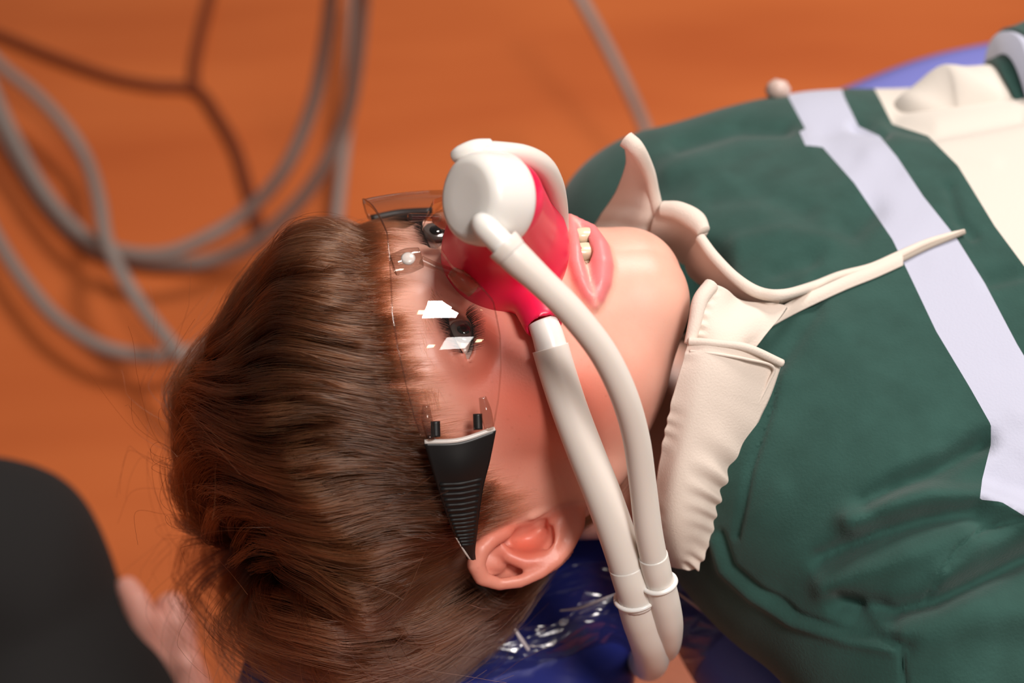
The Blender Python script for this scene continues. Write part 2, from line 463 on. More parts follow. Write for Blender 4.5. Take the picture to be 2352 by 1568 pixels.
EZ = .0065       # how far the shell stands off
def PE(pts): return PP([(a, b, c+EZ*min(1, (1345-a)/120+.35)) for a, b, c in pts])
ear_rim = PE([(1222, 1222, -.013), (1190, 1216, -.008), (1160, 1222, -.003), (1128, 1238, .000), (1104, 1262, .002), (1093, 1296, .002), (1107, 1326, .000), (1146, 1339, -.003),
              (1193, 1334, -.004), (1241, 1313, -.005), (1279, 1284, -.006), (1305, 1250, -.008), (1322, 1212, -.009), (1324, 1176, -.012), (1308, 1156, -.015)])
ear_rim_r = [.0012, .0024, .0030, .0034, .0036, .0036, .0032, .0028, .0027, .0027, .0028, .0030, .0032, .0038, .0040]
anti = PE([(1150, 1250, -.0055), (1168, 1276, -.0050), (1205, 1292, -.0055), (1246, 1287, -.0065), (1270, 1262, -.0075), (1274, 1228, -.0085), (1276, 1206, -.0095)])
anti_r = [.0015, .0028, .0032, .0032, .0030, .0034, .0036]
anti2 = PE([(1168, 1276, -.0055), (1152, 1246, -.0060), (1140, 1262, -.0050)])
EA = (ear_rim[11]-ear_rim[5]); EA /= np.linalg.norm(EA)                 # long axis
EB = ear_rim[2]-ear_rim[8]; EB -= EA*(EB@EA); EB /= np.linalg.norm(EB)
EC = np.cross(EA, EB); EC *= np.sign(EC[2]); EAX = np.stack([EA, EB, EC])
def ear_field(p):
    c = P(1208, 1262, -.0148+EZ)
    d = ell(p, c, (.0215, .0125, .0030), EAX)
    d = smin(d, chain(p, ear_rim, ear_rim_r), .0016)
    d = smin(d, chain(p, anti, anti_r), .0014)
    d = smin(d, cap(p, anti2[0], anti2[2], .0016, .0014), .0020)
    d = smin(d, ell(p, P(1298, 1190, -.0125+EZ), (.0060, .0075, .0050), EAX), .004)     # lobe
    d = smin(d, ell(p, P(1132, 1290, -.0065+EZ), (.0060, .0060, .0028), EAX), .002)     # fossa
    # concha and canal
    d = smax(d, -ell(p, P(1222, 1240, -.0060+EZ), (.0085, .0055, .0060), EAX), .002)
    # back of the shell joins the skull
    d = smin(d, cap(p, P(1215, 1235, -.022), P(1215, 1245, -.013+EZ), .010, .008), .004)
    d = smax(d, -ell(p, P(1222, 1234, -.0060+EZ), (.0086, .0056, .0100), EAX), .0014)
    d = smax(d, -cap(p, P(1236, 1205, -.010+EZ), P(1232, 1192, -.026), .0034), .0012)
    d = smax(d, -chain(p, PE([(1116, 1312, -.0015), (1150, 1322, -.005), (1190, 1318, -.007), (1236, 1300, -.0085), (1268, 1276, -.0095)]), [.0014, .0022, .0026, .0020, .0012]), .0012)
    return d
slitp = PE([(1270, 1164, -.0110), (1256, 1180, -.0085), (1243, 1197, -.0075), (1222, 1202, -.0075), (1200, 1206, -.0065)])
slitq = slitp-np.array([0, 0, .004])
tragus = PE([(1196, 1190, -.0105), (1222, 1182, -.0085), (1244, 1166, -.0095), (1262, 1146, -.0130)])
def body_field(p):
    d = head_neck(p)
    x, y, z = p[..., 0], p[..., 1], p[..., 2]
    # brow ridge and eye sockets
    q = loc(p); s = sym(q)
    d = smax(d, -(ell(s, (.030, .094, .027), (.017, .012, .012))*HS), .008)
    d = smin(d, (cap(s, (.012, .079, .043), (.040, .066, .042), .006, .005)*HS), .006)
    for c, mir in ((eyeN, False), (eyeF, True)):
        ball, slit, qq = lid_field(p, c, mir)
        d = smin(d, ball, .0035)
        d = smax(d, -np.maximum(slit, np.sqrt((qq**2).sum(-1))-(EYE_R+.006)), .0008)
        crease = np.maximum(np.abs(np.abs(qq[..., 2]-.0075+3.5*qq[..., 0]**2*10)), 0)
        m = np.exp(-(crease/.0006)**2)*np.exp(-(qq[..., 0]/.012)**4)*(qq[..., 1] > 0)
        d = d+.0009*m
    # nose under the hood
    d = smin(d, cap(q, (0, .082, .022), (0, .096, -.006), .006, .010)*HS, .008)
    d = smin(d, ell(s, (.010, .089, -.008), (.007, .009, .007))*HS, .004)
    # smile line beside the hood
    # mouth
    d = smin(d, chain(p, LU, LUr), .0028)
    d = smin(d, chain(p, LL, LLr), .0026)
    mc = PP([(1336, 552, mouth_mid[2]-.006), (1345, 590, mouth_mid[2]-.003), (1350, 640, mouth_mid[2]-.002), (1360, 676, mouth_mid[2]-.001)])
    d = smax(d, -chain(p, mc, [.0016, .0036, .0032, .0014]), .0012)
    d = smax(d, -cap(p, P(1340, 590, mouth_mid[2]-.010), P(1350, 630, mouth_mid[2]-.010), .007), .001)
    # chin crease under the lower lip
    # ear
    e = smin(ear_field(p), chain(p, tragus, [.0022, .0036, .0034, .0030]), .0018)
    e = smax(e, -np.minimum(chain(p, slitp, [.0007, .0012, .0020, .0018, .0010]), chain(p, slitq, [.0008, .0014, .0026, .0024, .0012])), .0010)
    e = smax(e, -chain(p, PE([(1266, 1214, -.0085), (1266, 1240, -.0085), (1256, 1262, -.0080)]), [.0014, .0018, .0010]), .0012)
    d = smin(d, e, .0016)
    return d
V, F = field_mesh(body_field, (-.125, -.150, -.135), (.165, .075, .062), .0011)
V = relax(V, F, 1, .4)
px, py = pix(V); vis = V[:, 2]
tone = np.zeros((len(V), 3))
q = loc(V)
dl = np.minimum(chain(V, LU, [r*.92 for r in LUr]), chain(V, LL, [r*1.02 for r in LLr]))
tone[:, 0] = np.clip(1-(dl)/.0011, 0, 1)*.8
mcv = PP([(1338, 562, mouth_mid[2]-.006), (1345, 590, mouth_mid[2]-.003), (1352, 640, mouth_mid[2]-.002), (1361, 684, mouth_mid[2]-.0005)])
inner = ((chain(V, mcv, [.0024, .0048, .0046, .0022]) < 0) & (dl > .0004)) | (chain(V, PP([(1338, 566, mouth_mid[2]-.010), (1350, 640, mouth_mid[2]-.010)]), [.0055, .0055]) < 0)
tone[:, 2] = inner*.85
earm = np.clip(1-ear_field(V)/.003, 0, 1)
cheek = np.exp(-(np.hypot(px-1230, py-880)/150)**2)*(q[:, 0] > 0)
socket = np.exp(-((np.linalg.norm(V-eyeN, axis=1)-.012)/.007)**2)*.5
nosef = np.exp(-(np.linalg.norm(q-np.array([.012, .085, .012]), axis=1)/.02)**2)
cheek2 = np.exp(-(np.hypot(px-1180, (py-1000)*.8)/190)**2)*(q[:, 0] > .02)*.38+np.exp(-(np.hypot(px-1400, py-930)/95)**2)*.35
tone[:, 1] = np.clip((.40*earm+.3*np.clip((.0035-np.abs(ear_field(V)+.0))/.0035, 0, 1)*np.exp(-(np.hypot(px-1205, py-1262)/55)**2))+.50*cheek+cheek2+socket*.55+.5*nosef+.10, 0, .9)
# scalp under the hair
g = q
def hair_line(q):
    """positive inside the haired scalp (head coordinates)"""
    f, u, r = q[..., 1], q[..., 2], np.abs(q[..., 0])
    pts = np.array([[-.10, -.045], [-.06, -.045], [-.022, -.030], [-.014, .004], [.002, .024], [.012, .016], [.024, .016], [.034, .034], [.045, .046], [.058, .058], [.070, .064], [.10, .066]])
    return u-np.interp(f, pts[:, 0], pts[:, 1])+.005*np.clip((f-.03)/.02, 0, 1)-.10*np.clip(.022-r, 0, 1)
hl = hair_line(q)
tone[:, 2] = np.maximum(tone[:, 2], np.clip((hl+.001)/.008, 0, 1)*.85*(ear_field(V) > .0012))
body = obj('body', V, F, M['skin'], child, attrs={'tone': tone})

def eyeball(c, parent):
    look = (.05*HM[0]+1.0*HM[1]-.04*HM[2]); look /= np.linalg.norm(look)
    bm = bmesh.new(); bmesh.ops.create_uvsphere(bm, u_segments=32, v_segments=24, radius=EYE_R)
    vs = np.array([v.co[:] for v in bm.verts]); fs = [[v.index for v in f.verts] for f in bm.faces]; bm.free()
    e = obj('eye', vs+c, fs, M['sclera'], parent)
    a = c+look*(EYE_R*.86)
    v, f = lathe_mesh(a, look, [(0, .0056), (.0009, .0054), (.0016, .0044), (.0018, .0026)], 32); obj('iris', v, f, M['iris'], e)
    v, f = lathe_mesh(a+look*.0016, look, [(0, .0027), (.0005, .0025), (.0007, .001)], 24); obj('pupil', v, f, M['pupil'], e)
M['sclera'] = mat('shaded_eye_white', srgb(186, 160, 150), .12)  # eye white darkened, shade on the eye put into its colour
M['iris'] = mat('iris_grey_brown', srgb(84, 74, 70), .15, Coat_Weight=1.0)
M['pupil'] = mat('pupil', srgb(8, 8, 10), .05, Coat_Weight=1.0)
eyeball(eyeN, child); eyeball(eyeF, child)

# teeth
def tooth(px, py, dz, sx, sy):
    c = P(px, py, mouth_mid[2]+dz); bm = bmesh.new(); bmesh.ops.create_icosphere(bm, subdivisions=3, radius=1)
    vs = np.array([v.co[:] for v in bm.verts]); fs = [[v.index for v in f.verts] for f in bm.faces]; bm.free()
    vs = np.sign(vs)*np.abs(vs)**.72; vs = vs*np.array([sy, sx, .0028])@HM[[2, 0, 1]]
    obj('tooth', vs+c, fs, M['tooth'], child)
for a in [(1342, 541, -.0095, .0032, .0046), (1344, 577, -.0052, .0036, .0054), (1349, 619, -.0044, .0038, .0054), (1354, 648, -.0054, .0024, .0034), (1359, 666, -.0064, .0022, .0026)]: tooth(*a)

# ------------------------------------------------------------------ hair: guides grown over the scalp, then fine strands around them
def hair_curves(name, strands, radius, material, parent):
    """strands: array n x k x 3 in the C frame"""
    n, k, _ = strands.shape
    hc = bpy.data.hair_curves.new(name); hc.add_curves([k]*n)
    ctr = W(strands.reshape(-1, 3)).mean(0); pos = (W(strands.reshape(-1, 3))-ctr).astype(np.float32)
    hc.attributes['position'].data.foreach_set('vector', pos.ravel())
    ra = hc.attributes.get('radius') or hc.attributes.new('radius', 'FLOAT', 'POINT')
    ra.data.foreach_set('value', np.tile(radius, n).astype(np.float32) if np.ndim(radius) == 1 else radius.astype(np.float32).ravel())
    hc.materials.append(material); o = bpy.data.objects.new(name, hc); col.objects.link(o); o.parent = parent
    o.location = ctr-np.array(parent.location); return o
def hair_mat(name, c, rough=.34):
    m = bpy.data.materials.new(name); m.use_nodes = True; nt = m.node_tree; nt.nodes.clear()
    out = nt.nodes.new('ShaderNodeOutputMaterial'); h = nt.nodes.new('ShaderNodeBsdfHairPrincipled')
    h.parametrization = 'COLOR'; h.inputs['Roughness'].default_value = rough; h.inputs['Radial Roughness'].default_value = .45
    for k in ('Random Roughness',):
        if k in h.inputs: h.inputs[k].default_value = .2
    hi = nt.nodes.new('ShaderNodeHairInfo'); r = nt.nodes.new('ShaderNodeValToRGB')
    r.color_ramp.elements[0].color = tuple(x*.45 for x in c[:3])+(1,); r.color_ramp.elements[1].color = tuple(min(1, x*1.6) for x in c[:3])+(1,)
    nt.links.new(hi.outputs['Random'], r.inputs[0])
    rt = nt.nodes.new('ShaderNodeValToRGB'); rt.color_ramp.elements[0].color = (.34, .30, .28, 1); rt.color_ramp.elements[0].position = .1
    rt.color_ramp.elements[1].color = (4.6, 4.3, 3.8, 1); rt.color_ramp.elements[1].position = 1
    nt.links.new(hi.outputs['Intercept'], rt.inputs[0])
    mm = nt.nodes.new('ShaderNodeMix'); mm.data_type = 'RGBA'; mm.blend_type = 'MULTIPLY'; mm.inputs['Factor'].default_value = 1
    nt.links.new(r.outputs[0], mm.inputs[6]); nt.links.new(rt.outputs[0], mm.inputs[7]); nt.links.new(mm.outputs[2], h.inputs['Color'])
    nt.links.new(h.outputs[0], out.inputs[0]); return m
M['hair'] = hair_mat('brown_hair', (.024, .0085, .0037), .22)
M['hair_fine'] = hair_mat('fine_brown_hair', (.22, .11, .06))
M['lash'] = mat('dark_lash', srgb(24, 14, 10), .5)
WH = hp(582, 1268)
def flow(p, n):
    """combing direction on the scalp: away from the whorl, then forward to the face"""
    rad = p-WH; dist = np.linalg.norm(rad, axis=1)[:, None]; rad = rad/(dist+1e-6)
    sw = np.cross(n, rad)
    up = np.clip((p[:, 1:2]+.045)/.05, -1, 1)
    fr = np.concatenate([np.full_like(dist, .95), .16*up-.20, np.full_like(dist, .05)], 1)
    w = np.exp(-(dist/.062)**2)
    d = rad*w*1.3+sw*w*.35+fr*(1-w)
    d = d+.16*np.stack([np.sin(p[:, 1]*130+p[:, 2]*60), np.sin(p[:, 0]*110+p[:, 1]*70), np.sin(p[:, 2]*120+1)], 1)
    d -= n*(d*n).sum(1)[:, None]
    return d/(np.linalg.norm(d, axis=1)[:, None]+1e-9)
def scalp_roots(n, cond):
    T = tris(F); c = V[T].mean(1); ok = cond(c)
    T = T[ok]; a = np.linalg.norm(np.cross(V[T[:, 1]]-V[T[:, 0]], V[T[:, 2]]-V[T[:, 0]]), axis=1)
    i = RNG.choice(len(T), n, p=a/a.sum()); r = RNG.random((n, 2)); m = r.sum(1) > 1; r[m] = 1-r[m]
    return V[T[i, 0]]+(V[T[i, 1]]-V[T[i, 0]])*r[:, :1]+(V[T[i, 2]]-V[T[i, 0]])*r[:, 1:]
def grow(roots, length, hfrac, k=14, layer=1.):
    hl0 = hair_line(loc(roots)); p = roots.copy(); out = [p.copy()]; s = np.zeros(len(p)); step = length/(k-1)
    for i in range(1, k):
        n = grad(head_base, p); p = p+flow(p, n)*step[:, None]; s += step
        hh = hair_line(loc(p)); Hm = .0022+.0225*layer*np.clip(hh/.052, 0, 1)**.85
        near = np.exp(-(np.linalg.norm(p-WH, axis=1)/.016)**2)
        low = 1+.75*np.clip((-.085-p[:, 1])/.02, 0, 1)*np.clip((.02-hair_line(loc(p))*0-p[:, 0]-.03)/.05, 0, 1)
        top = 1+.7*np.clip((p[:, 1]-.0)/.03, 0, 1)*np.clip((p[:, 0]+.095)/.03, 0, 1)-.45*np.clip((p[:, 1]+.02)/.03, 0, 1)*np.clip((-.085-p[:, 0])/.02, 0, 1)
        h = Hm*hfrac*(1-np.exp(-s/.007))*(1-.75*near)*low*top+.0004
        d = head_base(p); n = grad(head_base, p); p = p-n*(d-h)[:, None]
        out.append(p.copy())
    return np.stack(out, 1)
NG = 2600
roots = scalp_roots(NG, lambda c: (hair_line(loc(c)) > .001) & (ear_field(c) > .002))
hlr = hair_line(loc(roots))
qr = loc(roots); sb = np.clip((qr[:, 2]-.022)/.02, .35, 1); sb = np.where(qr[:, 1] > -.005, sb, 1)
Lg = sb*np.minimum(.066, .013+1.25*np.clip(hlr, 0, 1))*RNG.uniform(.75, 1.12, NG)
G = grow(roots, Lg, RNG.uniform(.30, 1.05, NG)**.8)
from mathutils.kdtree import KDTree
kd = KDTree(NG)
for i, r_ in enumerate(roots): kd.insert(r_, i)
kd.balance()
NS = 80000; K = G.shape[1]
sr = scalp_roots(NS, lambda c: (hair_line(loc(c)) > .0) & (ear_field(c) > .002))
gi = np.array([kd.find(r_)[1] for r_ in sr])
t = np.linspace(0, 1, K)[None, :, None]
off = (sr-roots[gi])[:, None, :]
cl = RNG.uniform(.45, 1.0, (NS, 1, 1))**.6
st = G[gi]+off*(1-t*cl)
wob = RNG.normal(0, 1, (NS, 1, 3))*.0016*t**1.4+RNG.normal(0, 1, (NS, 1, 3))*.0008*np.sin(t*math.pi*RNG.uniform(.6, 1.6, (NS, 1, 1)))
st = st+wob
cut = RNG.uniform(.72, 1.0, (NS, 1, 1))
st = st[:, :1]+(st-st[:, :1])*cut
EARP = [(1196, 1196), (1150, 1216), (1110, 1240), (1082, 1275), (1078, 1310), (1095, 1340), (1150, 1356), (1205, 1352), (1265, 1320), (1320, 1262), (1340, 1190), (1330, 1150), (1290, 1140), (1240, 1160)]
def off_ear(st):
    f = st.reshape(-1, 3); x, y = pix(f); b = inpoly(x, y, EARP) & (f[:, 2] > -.022); b |= ear_field(f) < .0008
    return ~b.reshape(st.shape[:2]).any(1)
st = st[off_ear(st)]
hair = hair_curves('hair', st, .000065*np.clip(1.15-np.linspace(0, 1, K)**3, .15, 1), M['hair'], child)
tag(hair, kind='stuff')
# stray hairs standing off the whorl and the crown
nf = 260; fr_ = scalp_roots(nf, lambda c: np.linalg.norm(c-WH, axis=1) < .07)
Gf = grow(fr_, RNG.uniform(.03, .07, nf), RNG.uniform(1.0, 1.5, nf))
nn = grad(head_base, fr_); curl = RNG.normal(0, 1, (nf, 1, 3))*.010*t[0][None]**2+nn[:, None]*(RNG.random((nf, 1, 1))**3*.016)*t**1.5
hair_curves('stray_hair', Gf+curl, .00005*np.ones(K), M['hair'], child)['kind'] = 'stuff'
# eyebrows and lashes
def brow_hairs(pts, n, L, spread, dirc, name, mt, fn=head_base, rad=.00004, lift=.2):
    c = catmull(PP(pts), n); c = c+RNG.normal(0, spread, (n, 3)); nrm = grad(fn, c)
    c = c-nrm*(fn(c))[:, None]
    d = np.asarray(dirc)+RNG.normal(0, .12, (n, 3)); d -= nrm*(d*nrm).sum(1)[:, None]*(1-lift); d /= np.linalg.norm(d, axis=1)[:, None]
    t5 = np.linspace(0, 1, 5)[None, :, None]; Ls = RNG.uniform(.6, 1.1, (n, 1, 1))*L
    s5 = c[:, None]+d[:, None]*t5*Ls+nrm[:, None]*(lift*.5*Ls*np.sin(t5*2.2))
    return hair_curves(name, s5, rad*np.linspace(1, .4, 5), mt, child)
bz = lambda pts: [(x, y, hp(x, y)[2]) for x, y in pts]
brow_hairs(bz([(985, 660), (968, 730), (962, 800), (972, 860), (990, 905)]), 300, .0075, .0015, (.25, -.9, -.1), 'eyebrow', M['hair_fine'])['kind'] = 'stuff'
brow_hairs(bz([(1085, 1165), (1118, 1178), (1150, 1172)]), 260, .009, .0045, (.95, -.05, -.1), 'sideburn', M['hair_fine'], lift=.08)['kind'] = 'stuff'
def lashes(c, sgn, n, name, mirror=1):
    th = np.linspace(-.95, .95, n); rr = (.0110*th-.0006)*mirror; uu = .0006+sgn*.0039*np.clip(1-th**2, 0, 1)**.75
    ff = np.sqrt(np.clip((EYE_R+.0016)**2-rr**2-uu**2, 0, 1))
    b = c+(np.stack([rr, ff, uu], 1))@HM; d = (np.stack([rr*35, .8+0*rr, sgn*np.full(n, .75)], 1))@HM; d /= np.linalg.norm(d, axis=1)[:, None]
    b2 = (sgn*HM[2])[None]; t5 = np.linspace(0, 1, 5)[None, :, None]; L = RNG.uniform(.0034, .0050, (n, 1, 1))
    s5 = b[:, None]+d[:, None]*t5*L+b2*(t5**2)*.0015+RNG.normal(0, .0004, (n, 1, 3))*t5
    hair_curves(name, s5, .00007*np.linspace(1.2, .3, 5), M['lash'], child)['kind'] = 'stuff'
for c_, mr_ in ((eyeN, 1), (eyeF, -1)):
    lashes(c_, 1, 170, 'eyelashes', mr_); lashes(c_, -1, 110, 'eyelashes', mr_)

# ------------------------------------------------------------------ safety glasses
LC = np.array([0, .012, .030]); LR = np.array([.0755, .0975, .120])
def lens_field(p):
    q = loc(p)-LC; k = np.sqrt(((q/LR)**2).sum(-1)); return (k-1)*.08*HS
glasses = empty('safety_glasses', H(0, .10, .03), 'clear wraparound safety glasses with black temples over the boy\'s eyes', 'glasses')
def lens_uv(px, py):
    q = loc(trace(lens_field, px, py)[0]); return math.atan2(q[0]/LR[0], (q[1]-LC[1])/LR[1]), q[2]
topE = [lens_uv(*p) for p in [(905, 612), (899, 660), (901, 720), (914, 800), (932, 880), (952, 960), (972, 1014)]]
botE = [lens_uv(*p) for p in [(985, 588), (1040, 612), (1092, 642), (1134, 690), (1150, 770), (1152, 850), (1146, 920), (1134, 984)]]
topE[0] = (0, topE[0][1]); botE[0] = (0, botE[0][1])
ta, tb = np.array(topE), np.array(botE)
thm = min(ta[-1, 0], tb[-1, 0])+.0
NT, NU = 120, 40; vs, = [[]]
for i, th in enumerate(np.linspace(-thm, thm, NT)):
    a = abs(th); u1 = np.interp(a, ta[:, 0], ta[:, 1]); u0 = np.interp(a, tb[:, 0], tb[:, 1])
    # the two ends of the near side differ a little in angle: shear them
    for u in np.linspace(u0, u1, NU):
        k = math.sqrt(max(1-((u-LC[2])/LR[2])**2, .05)); vs.append((LC[0]+LR[0]*k*math.sin(th), LC[1]+LR[1]*k*math.cos(th), u))
vs = np.array(vs); outer = vs@HM*HS+HT; nrm = grad(lens_field, outer); inner_ = outer-nrm*.0018
fs = []
K1 = NT*NU
for i in range(NT-1):
    for j in range(NU-1):
        q4 = (i*NU+j, (i+1)*NU+j, (i+1)*NU+j+1, i*NU+j+1); fs.append(q4)
lens = obj('lens', outer, fs, M['lens'], glasses)
edge = [i*NU+NU-1 for i in range(NT)]+[(NT-1)*NU+j for j in range(NU-2, -1, -1)]+[i*NU for i in range(NT-2, -1, -1)]+[j for j in range(1, NU)]
ev = np.vstack([outer[edge]+nrm[edge]*.0001, inner_[edge]]); n_ = len(edge)
obj('lens_edge', ev, [(i, (i+1) % n_, n_+(i+1) % n_, n_+i) for i in range(n_)], M['rim'], glasses)
tube('lens_rim', outer[edge][:NT], [.0003], M['rim'], glasses, n=160, seg=8)
def lenspt(px, py, dz=0.):
    p = trace(lens_field, px, py)[0]; return p+np.array([0, 0, dz])
# bridge block, nose arms and nose pads
br = tube('bridge', [lenspt(905, 608, -.002), lenspt(935, 598, -.003), lenspt(965, 590, -.003)], [.0040, .0046, .0038], M['rim'], glasses, 30, 14)
v, f = lathe_mesh(lenspt(938, 596, .0012), grad(lens_field, lenspt(938, 596))*1, [(0, .0024), (.0008, .0026), (.0014, .0018)], 24); obj('bridge_stud', v, f, M['frost'], br)
nm = lambda p: p*np.array([1, 1, 1])
arm1 = [lenspt(965, 595, -.004), lenspt(1000, 610, -.006), lenspt(1045, 625, -.008)]
tube('nose_arm', arm1, [.0016, .0015, .0014], M['rim'], glasses, 30, 10)
mir = lambda pts: [((loc(np.asarray(p))*np.array([-1, 1, 1]))*HS)@HM+HT for p in pts]
tube('nose_arm', mir(arm1), [.0016, .0015, .0014], M['rim'], glasses, 30, 10)
pad = [lenspt(1035, 622, -.008), lenspt(1058, 640, -.010), lenspt(1085, 664, -.012)]
M['pad'] = mat('clear_nose_pad', srgb(214, 150, 116), .25, Transmission_Weight=.55, Alpha=.8)
for pts in (pad, mir(pad)):
    v, f = tube_mesh(pts, [.0022, .0034, .0030], 30, 14); pd = obj('nose_pad', v, f, M['pad'], glasses)
    for k in range(6):
        w_ = k/5; c0 = np.array(pts[0])*(1-w_)+np.array(pts[2])*w_
        v, f = tube_mesh([c0-HM[2]*.0036, c0-HM[2]*.0046], [.0007, .0005], 6, 6); obj('pad_rib', v, f, M['pad'], pd)
# near temple: hinge prongs, black arm with ribbed grip
def tem(px, py, dz=0): return (px, py, lenspt(min(px, 1130), min(py, 1000))[2]+dz)
zA = lenspt(975, 1012)[2]; zB = lenspt(1130, 985)[2]
tg = [[(974, 1016, zA+.0012), (1055, 1013, (zA+zB)/2+.0022), (1137, 985, zB+.0012)],
      [(992, 1072, zA-.002), (1056, 1070, (zA+zB)/2+.0004), (1122, 1055, zB-.002)],
      [(1008, 1125, zA-.006), (1058, 1122, (zA+zB)/2-.0040), (1108, 1112, zB-.005)],
      [(1028, 1185, zA-.012), (1064, 1182, (zA+zB)/2-.010), (1098, 1175, zB-.010)],
      [(1046, 1228, zA-.018), (1070, 1226, (zA+zB)/2-.016), (1092, 1222, zB-.016)],
      [(1066, 1262, zA-.022), (1076, 1262, (zA+zB)/2-.021), (1086, 1260, zB-.021)],
      [(1078, 1284, zA-.026), (1082, 1284, (zA+zB)/2-.025), (1086, 1283, zB-.025)]]
temple = patch('temple', tg, M['black'], glasses, 60, 20, .0026)
tgc = np.array([[P(*q_) for q_ in r_] for r_ in tg])
def temple_pt(a, b):
    i = min(int(a), len(tgc)-2); w_ = a-i; row = tgc[i]*(1-w_)+tgc[i+1]*w_; j = min(int(b), 1); return row[j]*(1-(b-j))+row[j+1]*(b-j)
for k in range(15):
    a = 1.75+k*.205; pts = [temple_pt(a, b)+np.array([0, 0, .0016]) for b in (.12, .6, 1, 1.4, 1.88)]
    v, f = tube_mesh(pts, [.0007], 10, 8); obj('grip_ridge', v, f, M['grip'], temple)
v, f = tube_mesh([temple_pt(4.1, 0)+[0, 0, .001], temple_pt(5.2, 0)+[0, 0, .001], temple_pt(5.9, .6)+[0, 0, .001]], [.0005], 20, 8); obj('temple_edge', v, f, M['frost'], temple)
v, f = tube_mesh([temple_pt(4.0, 2)+[0, 0, .001], temple_pt(4.9, 2)+[0, 0, .001]], [.0006], 14, 8); obj('temple_edge', v, f, M['frost'], temple)
tube('temple_collar', [P(975, 1015, zA+.0016), P(1055, 1011, (zA+zB)/2+.0026), P(1136, 985, zB+.0016)], [.0010], M['frost'], glasses, 30, 10)
for (x0, y0, x1, y1, x2, y2, zz) in ((978, 930, 981, 965, 990, 1008, zA), (1108, 912, 1116, 945, 1124, 985, zB)):
    tube('hinge_prong', [P(x0, y0, zz+.004), P(x1, y1, zz+.0035), P(x2, y2, zz+.002)], [.0014, .0021, .0018], M['rim'], glasses, 24, 10)
for (x, y, zz) in ((1001, 985, zA), (1098, 968, zB)):
    v, f = tube_mesh([P(x-1, y-18, zz+.001), P(x, y+18, zz+.001)], [.0018], 10, 8); obj('hinge_tab', v, f, M['black'], glasses)
tv, tf = patch_mesh(tg, 40, 12, .0026)
obj('temple', np.array(mir(tv)), [q_[::-1] for q_ in tf], M['black'], glasses)

# ------------------------------------------------------------------ nasal hood with its breathing hoses
mask = empty('nasal_mask', H(0, .11, 0), 'bright pink nasal mask with a white cap and white breathing hoses over the nose', 'mask')
HC = H(0, .090, .003)
capB = P(1068, 455, .084); capAx = np.array([-.74, -.03, .67]); capAx /= np.linalg.norm(capAx); capA = capB-capAx*.0145
portE = P(1250, 750, hp(1250, 750)[2]+.010); portFar = H(-.036, .070, -.018)
def hood_field(p):
    d = ell(p, HC, (.0235*HS, .0290*HS, .0262*HS), HM)
    d = smin(d, cap(p, HC+HM[1]*.010, capA-capAx*.002, .0205, .0148), .008)
    for e in (portE, portFar):
        d = smin(d, cap(p, HC-HM[2]*.006, e, .0120, .0071), .0045)
    # open end of the ports and the hollow inside
    for e in (portE,):
        ax = e-(HC-HM[2]*.006); ax /= np.linalg.norm(ax); pl = ((p-e)@ax.astype(np.float32))
        near = np.sqrt(((p-e.astype(np.float32))**2).sum(-1))-.014; d = np.maximum(d, np.where(near < 0, pl, -1))
        d = np.maximum(d, -cap(p, e-ax*.006, e+ax*.01, .0058))
    return d
Vh, Fh = field_mesh(hood_field, HC-[.042, .048, .048], HC+[.044, .056, .066], .0009)
Vh = relax(Vh, Fh, 2, .5)
obj('hood', Vh, Fh, M['pink'], mask)
R_ = .0163
v, f = lathe_mesh(capA-capAx*.004, capAx, [(0, R_*.93), (.0015, R_*.985), (.004, R_), (.011, R_*.985), (.0145, R_*.95), (.0166, R_*.88), (.0178, R_*.78), (.0182, R_*.70), (.0181, R_*.4), (.0180, .0005)], 64)
capo = obj('cap', v, f, M['white'], mask)
def hose(name, pts, r, parent, n=140, material=None): return tube(name, PP(pts), r, material or M['hose'], parent, n, 24)
# near upper hose
el = hose('elbow', [(1106, 508, .085), (1112, 518, .090), (1138, 545, .0905), (1172, 578, .090)], [.0034, .0042, .0043, .0042], mask, 40, M['white'])
up_ = [(1160, 566, .0895), (1190, 597, .089), (1240, 644, .087), (1312, 716, .082), (1384, 808, .074), (1432, 905, .065), (1461, 1005, .054), (1476, 1110, .043), (1489, 1215, .033), (1503, 1290, .025)]
h1 = hose('upper_hose', up_, [.0055, .0055, .0050, .0049, .0049, .0049, .0049, .0050, .0052, .0052], mask)
hose('hose_cuff', [(1154, 560, .0896), (1162, 568, .0895), (1174, 581, .0893)], [.0060, .0060, .0057], h1, 16)
# near lower hose
zz = portE[2]
c1 = hose('connector', [(1246, 738, zz-.001), (1258, 770, zz), (1268, 806, zz+.001)], [.0056, .0058, .0060], mask, 24, M['white'])
lo_ = [(1264, 798, zz+.001), (1282, 860, zz+.001), (1310, 945, zz-.001), (1346, 1040, zz-.004), (1384, 1135, zz-.008), (1418, 1230, zz-.014), (1444, 1310, zz-.020)]
h2 = hose('lower_hose', lo_, [.0068, .0068, .0068, .0069, .0070, .0070, .0070], mask)
